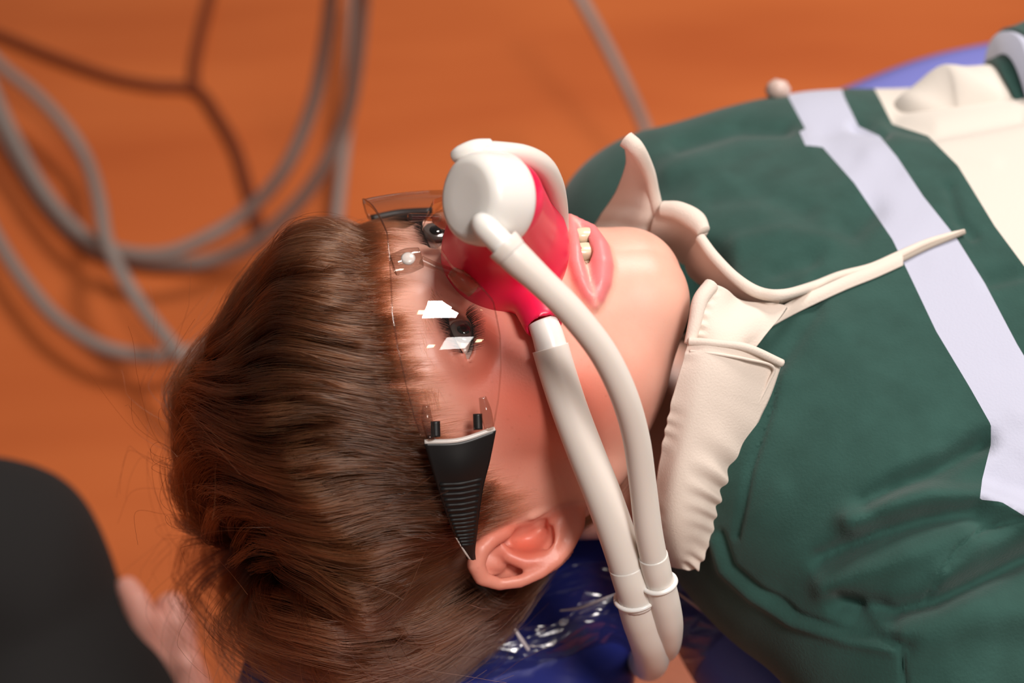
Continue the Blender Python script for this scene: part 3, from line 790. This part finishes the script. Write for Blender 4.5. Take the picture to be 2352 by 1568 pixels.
# end sleeves and yoke clip where the two hoses meet beside the headrest
hose('hose_cuff', [(1440, 1296, zz-.019), (1452, 1335, zz-.022), (1466, 1384, zz-.027)], [.0073, .0074, .0072], h2, 24)
hose('hose_cuff', [(1500, 1275, .0265), (1508, 1310, .023), (1516, 1342, .019)], [.0056, .0056, .0054], h1, 24)
y1 = hose('yoke_tube', [(1460, 1366, zz-.026), (1474, 1420, zz-.034), (1490, 1470, zz-.046), (1496, 1508, zz-.066), (1490, 1524, zz-.095), (1478, 1520, zz-.125)], [.0079, .0079, .0078, .0076, .0074, .0072], mask, 60)
y2 = hose('yoke_tube', [(1513, 1335, .020), (1526, 1390, .012), (1533, 1435, .002), (1531, 1472, -.014), (1524, 1490, -.040), (1510, 1486, -.075)], [.0062, .0063, .0062, .0060, .0058, .0056], mask, 60)
for (yy, c0, r0, ax0) in ((y1, (1461, 1370, zz-.0265), .0080, (12, 54)), (y2, (1514, 1338, .0195), .0063, (12, 54))):
    c0 = P(*c0); ax_ = np.array([.22, -.85, -.45]); ax_ /= np.linalg.norm(ax_); x_ = np.cross(ax_, [0, 0, 1]); x_ /= np.linalg.norm(x_); y_ = np.cross(ax_, x_)
    ring = [c0+r0*(math.cos(a)*x_+math.sin(a)*y_) for a in np.linspace(0, 2*math.pi, 25)]
    v, f = tube_mesh(ring, [.0010], 64, 8); obj('clip_ring', v, f, M['white'], yy)
# far side: elbow and hose curving down behind the mask
hose('elbow', [(1046, 360, .070), (1062, 352, .072), (1092, 344, .072), (1125, 342, .070)], [.0024, .0030, .0036, .0036], mask, 30, M['white'])
hose('upper_hose', [(1085, 345, .072), (1150, 349, .070), (1205, 358, .066), (1245, 380, .058), (1268, 418, .046), (1279, 465, .030), (1283, 520, .008), (1284, 580, -.015)], [.0034, .0036, .0038, .0040, .0040, .0040, .0040, .0040], mask)

# ------------------------------------------------------------------ the child's top
AX = np.array([.955, .2, -.20]); AX /= np.linalg.norm(AX)
BR = np.array([.29, -.68, .67]); BR -= AX*(BR@AX); BR /= np.linalg.norm(BR)
BF = np.cross(-AX, BR)*-1
if BF[2] < 0: BF = -BF
BM = np.stack([AX, BR, BF]).astype(np.float32)
TC = P(1760, 665, -.012)-BF*.082                           # on the spine line under the top of the chest
def torso_field(p):
    q = (p-TC.astype(np.float32))@BM.T; s_, r_, f_ = q[..., 0], q[..., 1], q[..., 2]
    w = .056+.088*np.clip((s_+.052)/.062, 0, 1)**.55+.03*np.clip((s_-.05)/.3, 0, 1)
    h = .050+.030*np.clip((s_+.050)/.07, 0, 1)**.6+.012*np.clip((s_-.03)/.25, 0, 1)
    k = (np.abs(r_/w)**2.3+np.abs(f_/h)**2.3)**(1/2.3)
    d = (k-1)*np.minimum(w, h)*.85
    d = smax(d, -(s_+.052), .03)
    return d
nsh = TC+BR*.128+AX*.030-BF*.012; fsh = TC-BR*.126+AX*.013-BF*.010
def shirt_field(p):
    d = torso_field(p)
    d = smin(d, cap(p, nsh, nsh+AX*.20+BR*.045-BF*.01, .052, .048), .022)
    d = smin(d, ell(p, fsh+AX*.075-BR*.012+BF*.004, (.085, .055, .055), BM), .02)
    d = smin(d, cap(p, fsh-BR*.003, fsh+AX*.22-BR*.013-BF*.006, .060, .050), .022)
    # neck opening
    d = smax(d, -cap(p, H(0, -.03, -.06), TC-AX*.03+BF*.012, .050, .046), .006)
    d = smax(d, -ell(p, P(1588, 640, -.038), (.017, .028, .026)), .006)
    return d
Vs, Fs = field_mesh(shirt_field, (-.010, -.20, -.25), (.30, .17, .06), .0017)
Vs = relax(Vs, Fs, 2, .5)
NN = normals(Vs, Fs)
def ridge(pts, w, amp):
    global disp
    d = polydist(sx, sy, pts); disp = disp+amp*.00125*np.exp(-(d/w)**2)*face
sx, sy = pix(Vs); disp = np.zeros(len(Vs)); face = np.clip(NN[:, 2]*4+.6, 0, 1)
ridge([(1990, 1155), (2060, 1112), (2160, 1072), (2262, 1015)], 26, -5.5)
ridge([(1960, 1200), (2010, 1170), (2120, 1146), (2250, 1150), (2345, 1182)], 34, 6.5)
ridge([(1880, 1285), (1930, 1262), (2010, 1226), (2130, 1190), (2230, 1172)], 22, -4.0)
ridge([(1900, 1340), (2050, 1296), (2200, 1236)], 40, 4.5)
ridge([(1930, 1385), (2050, 1402), (2150, 1378), (2250, 1332), (2352, 1282), (2450, 1240)], 24, -6.5)
ridge([(2165, 1320), (2250, 1255), (2352, 1215), (2450, 1190)], 34, 4)
ridge([(1960, 1420), (2040, 1440), (2080, 1480)], 26, -3)
ridge([(1985, 1395), (2020, 1430), (2070, 1460)], 20, 2.5)
ridge([(2100, 1470), (2220, 1420), (2352, 1400)], 50, 3.5)
ridge([(1800, 1360), (1900, 1300), (1960, 1240)], 40, -2.0)
ridge([(2130, 1375), (2150, 1330), (2190, 1262), (2250, 1218), (2352, 1192)], 5, -2.0)
ridge([(1790, 830), (1765, 950), (1722, 1080), (1692, 1230)], 9, -1.6)
ridge([(1640, 1240), (1662, 1310), (1730, 1372), (1820, 1430), (1950, 1472), (2070, 1494)], 12, 1.7)
ridge([(1655, 1225), (1680, 1300), (1745, 1358), (1830, 1412), (1955, 1456), (2072, 1482)], 9, -1.3)
ridge([(2068, 1490), (2078, 1568), (2085, 1640)], 5, -1.8)
ridge([(1880, 640), (1870, 720), (1790, 830)], 22, -1.6)
ridge([(1560, 330), (1700, 290), (1800, 300)], 24, -3.2); ridge([(1540, 400), (1700, 350), (1850, 330)], 34, 3)
ridge([(1640, 450), (1750, 440), (1850, 480)], 30, -1.8); ridge([(1700, 560), (1800, 540), (1900, 560)], 26, 1.8)
ridge([(1960, 520), (2000, 480)], 34, -3); ridge([(1780, 620), (1860, 590)], 22, -2)
ridge([(2180, 430), (2200, 500), (2235, 540)], 14, -1.8); ridge([(2280, 640), (2500, 590)], 20, -2)
ridge([(2050, 280), (2150, 300), (2352, 262)], 20, -3); ridge([(1960, 290), (2030, 305)], 12, -3)
for k in range(34):
    a = RNG.uniform(1450, 2400), RNG.uniform(260, 1500); th = RNG.uniform(-.9, .5); L_ = RNG.uniform(40, 130)
    ridge([a, (a[0]+L_*math.cos(th), a[1]+L_*math.sin(th))], RNG.uniform(18, 38), RNG.uniform(-1.0, 1.0))
Vs = Vs+NN*disp[:, None]
sx, sy = pix(Vs); Ts = tris(Fs)
# the colour-blocked panels, cut from the cloth along their seams
def cutx(y, pts): pts = np.array(pts, float); return np.interp(y, pts[:, 1], pts[:, 0])
L1 = [(1780, 100), (1812, 225), (1850, 296), (1836, 302), (1850, 334), (1888, 336), (1962, 420), (2050, 550), (2098, 650), (2150, 760), (2228, 890), (2276, 975), (2276, 1020), (2256, 1100), (2250, 1150), (2300, 1500)]
L2 = [(1900, 100), (1940, 225), (1972, 290), (2020, 312), (2060, 360), (2120, 450), (2196, 545), (2262, 650), (2336, 790), (2420, 930), (2520, 1200), (2600, 1500)]
L3 = [(1950, 100), (2020, 225), (2050, 285), (2132, 312), (2200, 380), (2232, 432), (2284, 518), (2352, 610), (2430, 720), (2600, 1000), (2800, 1500)]
SB = [(2000, 1190), (2100, 1138), (2250, 1147), (2300, 1152), (2352, 1184), (2460, 1236), (2700, 1300)]
sleeve = (np.interp(sx, *np.array(SB).T)-sy)                       # >0 above the near sleeve
wide = np.clip((NN[:, 2]), -1, 1)
f1 = np.minimum(sx-cutx(sy, L1), sleeve); f2 = np.minimum(sx-cutx(sy, L2), sleeve); f3 = np.minimum(sx-cutx(sy, L3), sleeve)
def panel(name, fpos, fneg, material, parent, label=None, push=0.):
    v, t_, _ = Vs+NN*push, Ts, None
    fp = fpos; fn_ = fneg
    if fp is not None:
        use = clip_mesh(np.c_[v, (fn_ if fn_ is not None else np.zeros(len(v)))], t_, fp, True); v4, t_ = use[0], use[1]
    else: v4 = np.c_[v, fn_]
    if fn_ is not None:
        v4, t_, _ = clip_mesh(v4, t_, v4[:, 3], False)
    o = obj(name, v4[:, :3], t_, material, parent)
    if label: o['label'] = label
    return o
top = panel('shirt', None, f1, M['green'], child, 'dark green cotton yoke, shoulders and near sleeve')
panel('stripe', f1, f2, M['lilac'], top, 'pale lilac stripe across the chest')
panel('stripe', f2, f3, M['green'], top, 'narrow dark green band beside the lilac stripe')
panel('chest_panel', f3, None, M['cream'], top, 'cream lower part of the top')

# neck side: collar stand, both collar leaves and the open placket
gather = lambda a, n, p0=.25: (lambda u, v: a*np.clip((v-p0)/(1-p0), 0, 1)**.8*(np.sin(n*2*np.pi*u+1.4*np.sin(5*u))+.5*np.sin(n*3.7*np.pi*u+1)))
near_collar = [[(1582, 782, .020), (1640, 786, .022), (1715, 796, .020), (1798, 832, .012)],
               [(1566, 850, .020), (1622, 862, .024), (1690, 880, .022), (1768, 902, .011)],
               [(1546, 930, .018), (1596, 945, .024), (1655, 962, .021), (1722, 986, .010)],
               [(1524, 1010, .014), (1570, 1030, .021), (1630, 1045, .018), (1682, 1066, .008)],
               [(1508, 1090, .008), (1556, 1112, .017), (1610, 1128, .014), (1661, 1146, .005)],
               [(1508, 1180, -.002), (1552, 1196, .010), (1600, 1208, .008), (1640, 1218, .000)],
               [(1524, 1256, -.014), (1558, 1270, -.002), (1588, 1276, -.002), (1612, 1280, -.006)],
               [(1538, 1296, -.024), (1560, 1306, -.012), (1576, 1304, -.010), (1592, 1302, -.012)]]
pc = patch('collar', near_collar, M['twill'], top, 200, 70, .0022, lambda u, v: .0013*np.clip((v-.40)/.5, 0, 1)*np.sin(u*74+3*np.sin(u*9)+1.5*np.sin(v*4))*np.clip(u*5-.9, 0, 1)*(.6+.4*np.sin(u*13+1))+.0004*np.clip(1-v*4, 0, 1)*np.sin(u*66+4*np.sin(u*17))+.0012*np.sin(v*5+u*9))
pc['label'] = 'cream collar leaf with puckered edge on the near side'
seamp = [P(a, b, c) for a, b, c in [(1584, 806, .0225), (1640, 812, .0246), (1712, 824, .0226), (1775, 842, .0158), (1764, 880, .0140), (1716, 972, .0132), (1664, 1070, .0100)]]
tube('hem_stitch', seamp, [.0006], M['twill'], pc, n=90, seg=8)
tube('hem', [P(a, b, c) for a, b, c in [(1582, 784, .0215), (1640, 788, .0235), (1715, 798, .0215), (1796, 834, .0135)]], [.0016], M['twill'], pc, n=60, seg=10)
stand = [[(1632, 652, .010), (1664, 668, .008), (1700, 690, .002), (1760, 700, .000), (1808, 706, .002)],
         [(1606, 690, .014), (1650, 708, .014), (1696, 724, .010), (1744, 734, .006), (1786, 736, .005)],
         [(1592, 740, .016), (1640, 752, .018), (1690, 764, .015), (1730, 768, .011), (1752, 772, .008)],
         [(1582, 792, .017), (1640, 798, .019), (1690, 802, .017), (1712, 802, .013), (1722, 800, .010)]]
ps = patch('collar_stand', stand, M['twill'], top, 60, 70, .0020, lambda u, v: .0006*np.sin(v*9+u*5)+.0009*np.sin(u*40)*np.clip(1-v*5, 0, 1))
ps['label'] = 'cream inside of the near collar stand'
tube('hem', PP([(1634, 654, .012), (1608, 690, .016), (1596, 740, .018), (1584, 790, .019)]), [.0030, .0030, .0026, .0022], M['twill'], ps, n=50, seg=12)
# far collar: standing leaf with pointed tip
far_c = [[(1436, 318, -.010), (1446, 326, -.009), (1456, 338, -.009), (1468, 356, -.010)],
         [(1444, 372, -.026), (1462, 378, -.022), (1478, 388, -.020), (1492, 404, -.020)],
         [(1424, 436, -.042), (1450, 442, -.034), (1478, 450, -.029), (1502, 452, -.028)],
         [(1392, 482, -.056), (1430, 486, -.044), (1474, 490, -.034), (1512, 492, -.032)],
         [(1358, 526, -.070), (1406, 532, -.054), (1460, 536, -.042), (1512, 520, -.036)]]
pf = patch('collar', far_c, M['twill'], top, 60, 40, .0022, lambda u, v: .0010*np.sin(v*6+u*4)+.0007*np.sin(u*26)*np.clip(u-.5, 0, 1))
pf['label'] = 'cream collar leaf standing up on the far side'
tube('hem', PP([(1438, 320, -.009), (1462, 342, -.008), (1488, 392, -.018), (1500, 440, -.026), (1512, 490, -.031)]), [.0036, .0034, .0028, .0026, .0026], M['twill'], pf, n=60, seg=12)
# far side of the neckline: facing turned outwards, running into the placket
fac = [[(1516, 476, -.026), (1500, 508, -.030), (1496, 540, -.038), (1520, 560, -.046)],
       [(1560, 488, -.022), (1548, 520, -.026), (1540, 552, -.036), (1548, 580, -.046)],
       [(1600, 510, -.018), (1590, 540, -.024), (1574, 572, -.034), (1562, 596, -.046)],
       [(1622, 536, -.015), (1604, 566, -.022), (1584, 590, -.034), (1572, 604, -.046)]]
pa = patch('neck_facing', fac, M['twill'], top, 50, 40, .0020); pa['label'] = 'cream facing inside the far neckline'
tube('hem', PP([(1522, 480, -.024), (1560, 486, -.020), (1596, 506, -.016), (1616, 532, -.013)]), [.0034, .0042, .0044, .0030], M['twill'], pa, n=50, seg=12)
fac2 = [[(1606, 548, -.015), (1590, 572, -.022), (1582, 590, -.030), (1576, 604, -.040)],
        [(1640, 596, -.008), (1616, 606, -.016), (1600, 622, -.026), (1590, 634, -.040)],
        [(1690, 646, -.002), (1664, 652, -.010), (1650, 660, -.020), (1640, 668, -.036)],
        [(1750, 678, .001), (1730, 686, -.005), (1716, 690, -.014), (1704, 692, -.026)],
        [(1800, 680, .001), (1790, 694, .000), (1780, 700, -.008), (1770, 704, -.016)]]
pb = patch('placket', fac2, M['twill'], top, 70, 40, .0020); pb['label'] = 'cream facing of the open placket'
def on_shirt(px, py, off=.0): return trace(shirt_field, px, py, off=off)[0]
edge_px = [(1608, 546), (1640, 590), (1690, 640), (1744, 672), (1800, 676), (1870, 656), (1930, 632), (2000, 614), (2060, 588), (2120, 560), (2172, 542), (2215, 530)]
ez = [-.012, -.006, .000, .003, .004] + [on_shirt(x, y)[2]+.0018 for x, y in edge_px[5:]]
tube('hem', PP([(x, y, z) for (x, y), z in zip(edge_px, ez)]), [.0022, .0024, .0024, .0024, .0022, .0020, .0018, .0018, .0018, .0015, .0012, .0008], M['twill'], pb, n=160, seg=12)
low_px = [(1756, 742), (1810, 712), (1870, 682), (1940, 650), (2010, 622), (2072, 594)]
pw = [[(x, y-14, on_shirt(x, y)[2]+.0015), (x, y+0, on_shirt(x, y)[2]+.0030), (x, y+16, on_shirt(x, y+8)[2]+.0018)] for x, y in low_px]
pl_ = patch('placket', pw, M['twill'], top, 80, 12, .0016); pl_['label'] = 'cream under-flap of the placket on the near side'
tube('zip_tape', PP([(x, y, z) for (x, y), z in zip([(1790, 690), (1860, 672), (1930, 648), (2000, 626), (2060, 600), (2130, 568), (2215, 533)], [.002, .0, .0, .0, .0, .0, .0])])*0+np.array([on_shirt(x, y, .0012) for x, y in [(1790, 694), (1860, 674), (1930, 650), (2000, 628), (2060, 602), (2130, 568), (2215, 533)]]), [.0010], M['zip'], top, n=100, seg=8)
# far sleeve: cream, dark green and lilac sections beyond the chest
fs0 = P(2080, 215, -.155)
secs = [('sleeve', 'cream', [(2050, 306, -.155, .010), (2110, 290, -.150, .021), (2165, 286, -.150, .028), (2230, 280, -.150, .029), (2294, 284, -.150, .028)]),
        ('sleeve_band', 'green', [(2286, 272, -.148, .029), (2316, 268, -.148, .030)]),
        ('sleeve_band', 'lilac', [(2312, 240, -.146, .036), (2344, 236, -.146, .037)]),
        ('sleeve_band', 'green', [(2342, 236, -.146, .039), (2480, 206, -.146, .039)])]
for nme, mk, pts in secs:
    v, f = tube_mesh(PP([p_[:3] for p_ in pts]), [p_[3] for p_ in pts], 40, 40)
    v = v+.0014*np.sin(v[:, :1]*150+v[:, 1:2]*190+1)*np.array([.3, 1, .5])
    obj(nme, v, f, M[mk], top)

# ------------------------------------------------------------------ dental chair
chair = empty('dental_chair', C([.3, .02, 0]), 'blue vinyl dental chair the boy is lying on', 'chair')
def rbox(p, c, A, half, r):
    q = np.abs((p-np.asarray(c, np.float32))@np.asarray(A, np.float32).T)-(np.asarray(half, np.float32)-r)
    return np.sqrt((np.maximum(q, 0)**2).sum(-1))+np.minimum(q.max(-1), 0)-r
UP = UPC; XE = np.array([1., 0, 0]); YE = np.cross(UP, XE)                  # world axes in the C frame
EA3 = np.stack([XE, YE, UP])
headC = H(0, -.118, .030)
hx = np.array([.96, -.20, .0]); hx -= UP*(hx@UP); hx /= np.linalg.norm(hx); hy = np.cross(UP, hx); HA = np.stack([hx, hy, UP])
hc_ = headC-UP*.026+hx*.020+hy*.0
def headrest_field(p):
    d = rbox(p, hc_, HA, (.090, .128, .036), .034)
    # dished where the head lies
    return smax(d, -(ell(p, headC+UP*.055, (.095, .085, .062), HA)), .012)
Vr, Fr = field_mesh(headrest_field, hc_-[.16, .16, .16], hc_+[.16, .16, .16], .0035); Vr = relax(Vr, Fr, 3, .5)
hr = obj('headrest', Vr, Fr, M['blue'], chair)
# backrest: slab that widens from the neck to the shoulders
bo_pts = [(.045, .205), (.075, .262), (.125, .315), (.187, .360), (.222, .382), (.270, .409), (.320, .427), (.400, .446), (.60, .46), (1.1, .46), (1.1, -.16), (.60, -.20), (.40, -.20), (.25, -.17), (.15, -.12), (.095, -.06), (.070, .0), (.045, .10)]
ol = catmull(bo_pts, 200, closed=True)
zt = -.160
cy = C([0, 0, 0])
def world_c(x, y, z): return C(np.array([x, y, z+ORG[2]]))
rim = [(0, 0)]+[]
prof = [(-.020, -.030), (-.004, -.018), (.0, -.002), (-.006, .008), (-.030, .012)]
cen = np.array([.6, .13])
YB = 0.
rings = []
for (ins, dz) in [(-.04, -.055), (-.010, -.050), (.0, -.030), (-.004, -.008), (-.020, .0), (-.05, .001)]:
    dvec = cen-ol; dvec /= np.linalg.norm(dvec, axis=1)[:, None]
    o2 = ol-dvec*ins; rings.append(np.array([world_c(x, y+YB, zt+dz) for x, y in o2]))
nR = len(ol); vv = np.vstack(rings+[[world_c(.6, .13, zt)], [world_c(.6, .13, zt-.055)]]); ff = []
for i in range(len(rings)-1):
    for j in range(nR): ff.append((i*nR+j, i*nR+(j+1) % nR, (i+1)*nR+(j+1) % nR, (i+1)*nR+j))
tc_ = len(rings)*nR
for j in range(nR): ff.append(((len(rings)-1)*nR+j, (len(rings)-1)*nR+(j+1) % nR, tc_)); ff.append((j, tc_+1, (j+1) % nR))
obj('backrest', vv, ff, M['blue_sheen'], chair)
v, f = lathe_mesh(world_c(.75, .13, -ORG[2]+.0), UP, [(0, .26), (.03, .26), (.05, .22), (.06, .07), (.70, .06), (ORG[2]+zt-.055, .10)], 40)
obj('pedestal', v, f, M['dark'], chair)
tube('headrest_stem', [hc_-UP*.03+hx*.05, world_c(.14, .08, zt-.06), world_c(.3, .10, zt-.04)], [.02, .02, .02], M['dark'], chair, 20, 12)

# clear film sleeve pulled over the headrest
film = [[(930, 1470, -.080), (900, 1560, -.070), (880, 1640, -.072), (880, 1720, -.09)],
        [(1060, 1395, -.082), (1080, 1480, -.060), (1090, 1560, -.060), (1080, 1660, -.09)],
        [(1180, 1375, -.085), (1230, 1440, -.062), (1262, 1520, -.066), (1280, 1600, -.10)],
        [(1320, 1300, -.086), (1375, 1370, -.070), (1410, 1450, -.076), (1430, 1560, -.11)],
        [(1440, 1290, -.084), (1480, 1400, -.080), (1520, 1490, -.090), (1540, 1590, -.12)],
        [(1560, 1290, -.084), (1610, 1380, -.090), (1660, 1480, -.100), (1700, 1600, -.13)],
        [(1640, 1320, -.100), (1700, 1420, -.105), (1760, 1520, -.115), (1810, 1620, -.14)]]
def crinkle(u, v):
    r = 0
    for (a, b, c, w_) in ((9, 3, .3, 1), (17, -11, 1.1, .7), (5, 22, 2.2, .6), (31, 14, .5, .35), (-26, 33, 4, .3)):
        r = r+w_*(1-np.abs(np.sin(a*u+b*v+c)))**3
    return r*.0014
cover_v, cover_f = patch_mesh(film, 150, 90, .0002, crinkle)
cover = obj('film_cover', cover_v, cover_f, M['film'], None)
tag(cover, 'clear crinkled plastic film sleeve over the blue headrest', 'plastic cover')
M['fold_glint'] = mat('film_fold_glint', srgb(206, 196, 200), .25, Alpha=.75)  # pale tubes along film creases, their highlight put into the colour
for pts, r_ in (([(1286, 1402, -.055), (1330, 1396, -.052), (1372, 1380, -.050), (1418, 1362, -.049)], .0007), ([(1545, 1352, -.06), (1590, 1385, -.068), (1640, 1420, -.074), (1688, 1450, -.08)], .0007), ([(1180, 1440, -.05), (1196, 1466, -.05), (1214, 1492, -.052)], .0010)):
    tube('film_fold_glint', PP(pts), [r_*.5, r_, r_*.9, r_*.3][:len(pts)], M['fold_glint'], cover, n=30, seg=8)

# ------------------------------------------------------------------ hoses hanging over the floor, brown strips standing in for two dark lines on it
def fl_tube(name, pts, r, material, label, cat, group=None):
    """pts: (px, py, height above the floor)"""
    c = np.array([on_floor(x, y, h) for x, y, h in pts]); o = tube(name, c, [r], material, None, n=160, seg=14)
    tag(o, label, cat, group); return o
hs = .085
fl_tube('hose', [(765, -90, .5), (760, 0, .42), (742, 130, .32), (712, 260, .24), (650, 395, .17), (560, 492, .11), (470, 548, .09), (380, 582, .075), (290, 580, .065), (200, 545, .06), (110, 450, .06), (40, 330, .07), (-20, 200, .10), (-60, 90, .14)], .0085, M['grey'], 'grey hose in the inner loop, from the top edge round to the left', 'hose')
fl_tube('hose', [(838, -90, .5), (832, 0, .42), (818, 150, .32), (796, 270, .24), (752, 370, .18), (690, 460, .12), (600, 545, .06), (500, 595, .025), (400, 606, .013), (300, 594, .011), (200, 560, .011), (110, 470, .013), (40, 360, .02), (-30, 230, .04)], .0092, M['grey'], 'grey hose just outside the inner loop, bending below it', 'hose')
fl_tube('hose', [(815, -90, .10), (812, 0, .10), (806, 140, .09), (800, 260, .08), (790, 360, .07), (778, 470, .06), (770, 560, .05)], .0075, M['grey'], 'straight grey hose running down behind the boy\'s hair', 'hose')
fl_tube('hose', [(-60, 80, .10), (0, 150, .09), (80, 215, .08), (150, 290, .07), (200, 370, .06), (228, 460, .09), (244, 550, .11), (280, 630, .11), (330, 710, .10), (385, 780, .10), (430, 830, .10), (500, 880, .10)], .0085, M['grey'], 'grey hose crossing the loops from the left edge to the hair', 'hose')
fl_tube('hose', [(-60, 450, .05), (0, 560, .05), (60, 650, .05), (130, 730, .05), (220, 790, .05), (310, 815, .05), (400, 815, .05), (480, 800, .05)], .0085, M['grey'], 'lowest grey hose, in a shallow arc along the left', 'hose')
fl_tube('hose', [(1290, -80, .30), (1335, 0, .28), (1390, 100, .24), (1440, 200, .20), (1480, 290, .16), (1500, 350, .14), (1520, 430, .12)], .0075, M['grey'], 'single grey hose passing behind the far collar', 'hose')
fl_tube('strip', [(500, -80, .006), (480, 0, .006), (458, 90, .006), (446, 160, .006), (450, 215, .006)], .0085, M['strip'], 'thin brown strip from the top edge down to the meeting point on the floor', 'strip')
fl_tube('strip', [(-60, 70, .006), (0, 84, .006), (120, 132, .006), (250, 178, .006), (350, 198, .006), (450, 208, .006), (500, 270, .006), (540, 340, .006), (565, 420, .006), (588, 500, .006), (600, 560, .006)], .0090, M['strip'], 'brown strip from the left edge bending down towards the grey loops', 'strip')
# small blurred clip beyond the shoulder
v, f = lathe_mesh(P(1782, 228, -.17), [.2, .9, .2], [(0, .004), (.003, .0065), (.007, .006), (.010, .003)], 20); cl_ = obj('clip', v, f, M['steel'], None)
tag(cl_, 'small pale clip behind the far shoulder beside the blue backrest', 'clip')
tube('jaw', PP([(1745, 244, -.172), (1770, 238, -.172), (1796, 230, -.168)]), [.002, .003, .002], M['dark'], cl_, 16, 8)

# ------------------------------------------------------------------ second person, seated: black trousers and a hand beside the knee
ad = empty('person', on_floor(60, 1900, .0), 'seated person in black trousers, hand beside the knee, lower left corner', 'person')
def trouser(p):
    d = chain(p, PP([(-40, 1318, -.36), (60, 1480, -.37), (150, 1640, -.36), (300, 2000, -.33), (420, 2400, -.28)]), [.074, .070, .074, .082, .090])
    d = smin(d, cap(p, P(-40, 1318, -.37), C([W(P(-40, 1318, -.36))[0]-.08, W(P(-40, 1318, -.36))[1]+.02, .12]), .068, .05), .03)
    d = d+.0022*np.sin(p[..., 0]*55+p[..., 1]*30)*np.sin(p[..., 1]*70+p[..., 2]*40)
    return d
Vt, Ft = field_mesh(trouser, (-.75, -.62, -1.05), (.0, -.06, -.18), .007); Vt = relax(Vt, Ft, 2)
obj('trousers', Vt, Ft, M['navy'], ad)
def hand(p):
    d = ell(p, P(395, 1610, -.372), (.026, .040, .016))
    d = smin(d, cap(p, P(400, 1640, -.375), P(430, 1900, -.36), .024, .030), .012)
    for pts, rr in (([(352, 1560, -.365), (336, 1490, -.362), (330, 1430, -.360), (312, 1385, -.362), (292, 1350, -.372)], [.0135, .0115, .0105, .0095, .0080]),
                    ([(408, 1560, -.375), (404, 1500, -.372), (400, 1440, -.374), (392, 1398, -.380)], [.016, .0145, .0135, .0110]),
                    ([(384, 1580, -.385), (360, 1520, -.392), (345, 1470, -.395), (322, 1440, -.398)], [.012, .010, .009, .007]),
                    ([(370, 1600, -.392), (340, 1560, -.402), (318, 1530, -.404)], [.012, .010, .008]),
                    ([(420, 1640, -.37), (434, 1585, -.362), (430, 1530, -.362)], [.013, .011, .008])):
        d = smin(d, chain(p, PP(pts), rr), .0035)
    return d
Vn, Fn = field_mesh(hand, (-.30, -.34, -.45), (-.14, -.13, -.32), .0028); Vn = relax(Vn, Fn, 2)
obj('body', Vn, Fn, M['skin2'], ad)
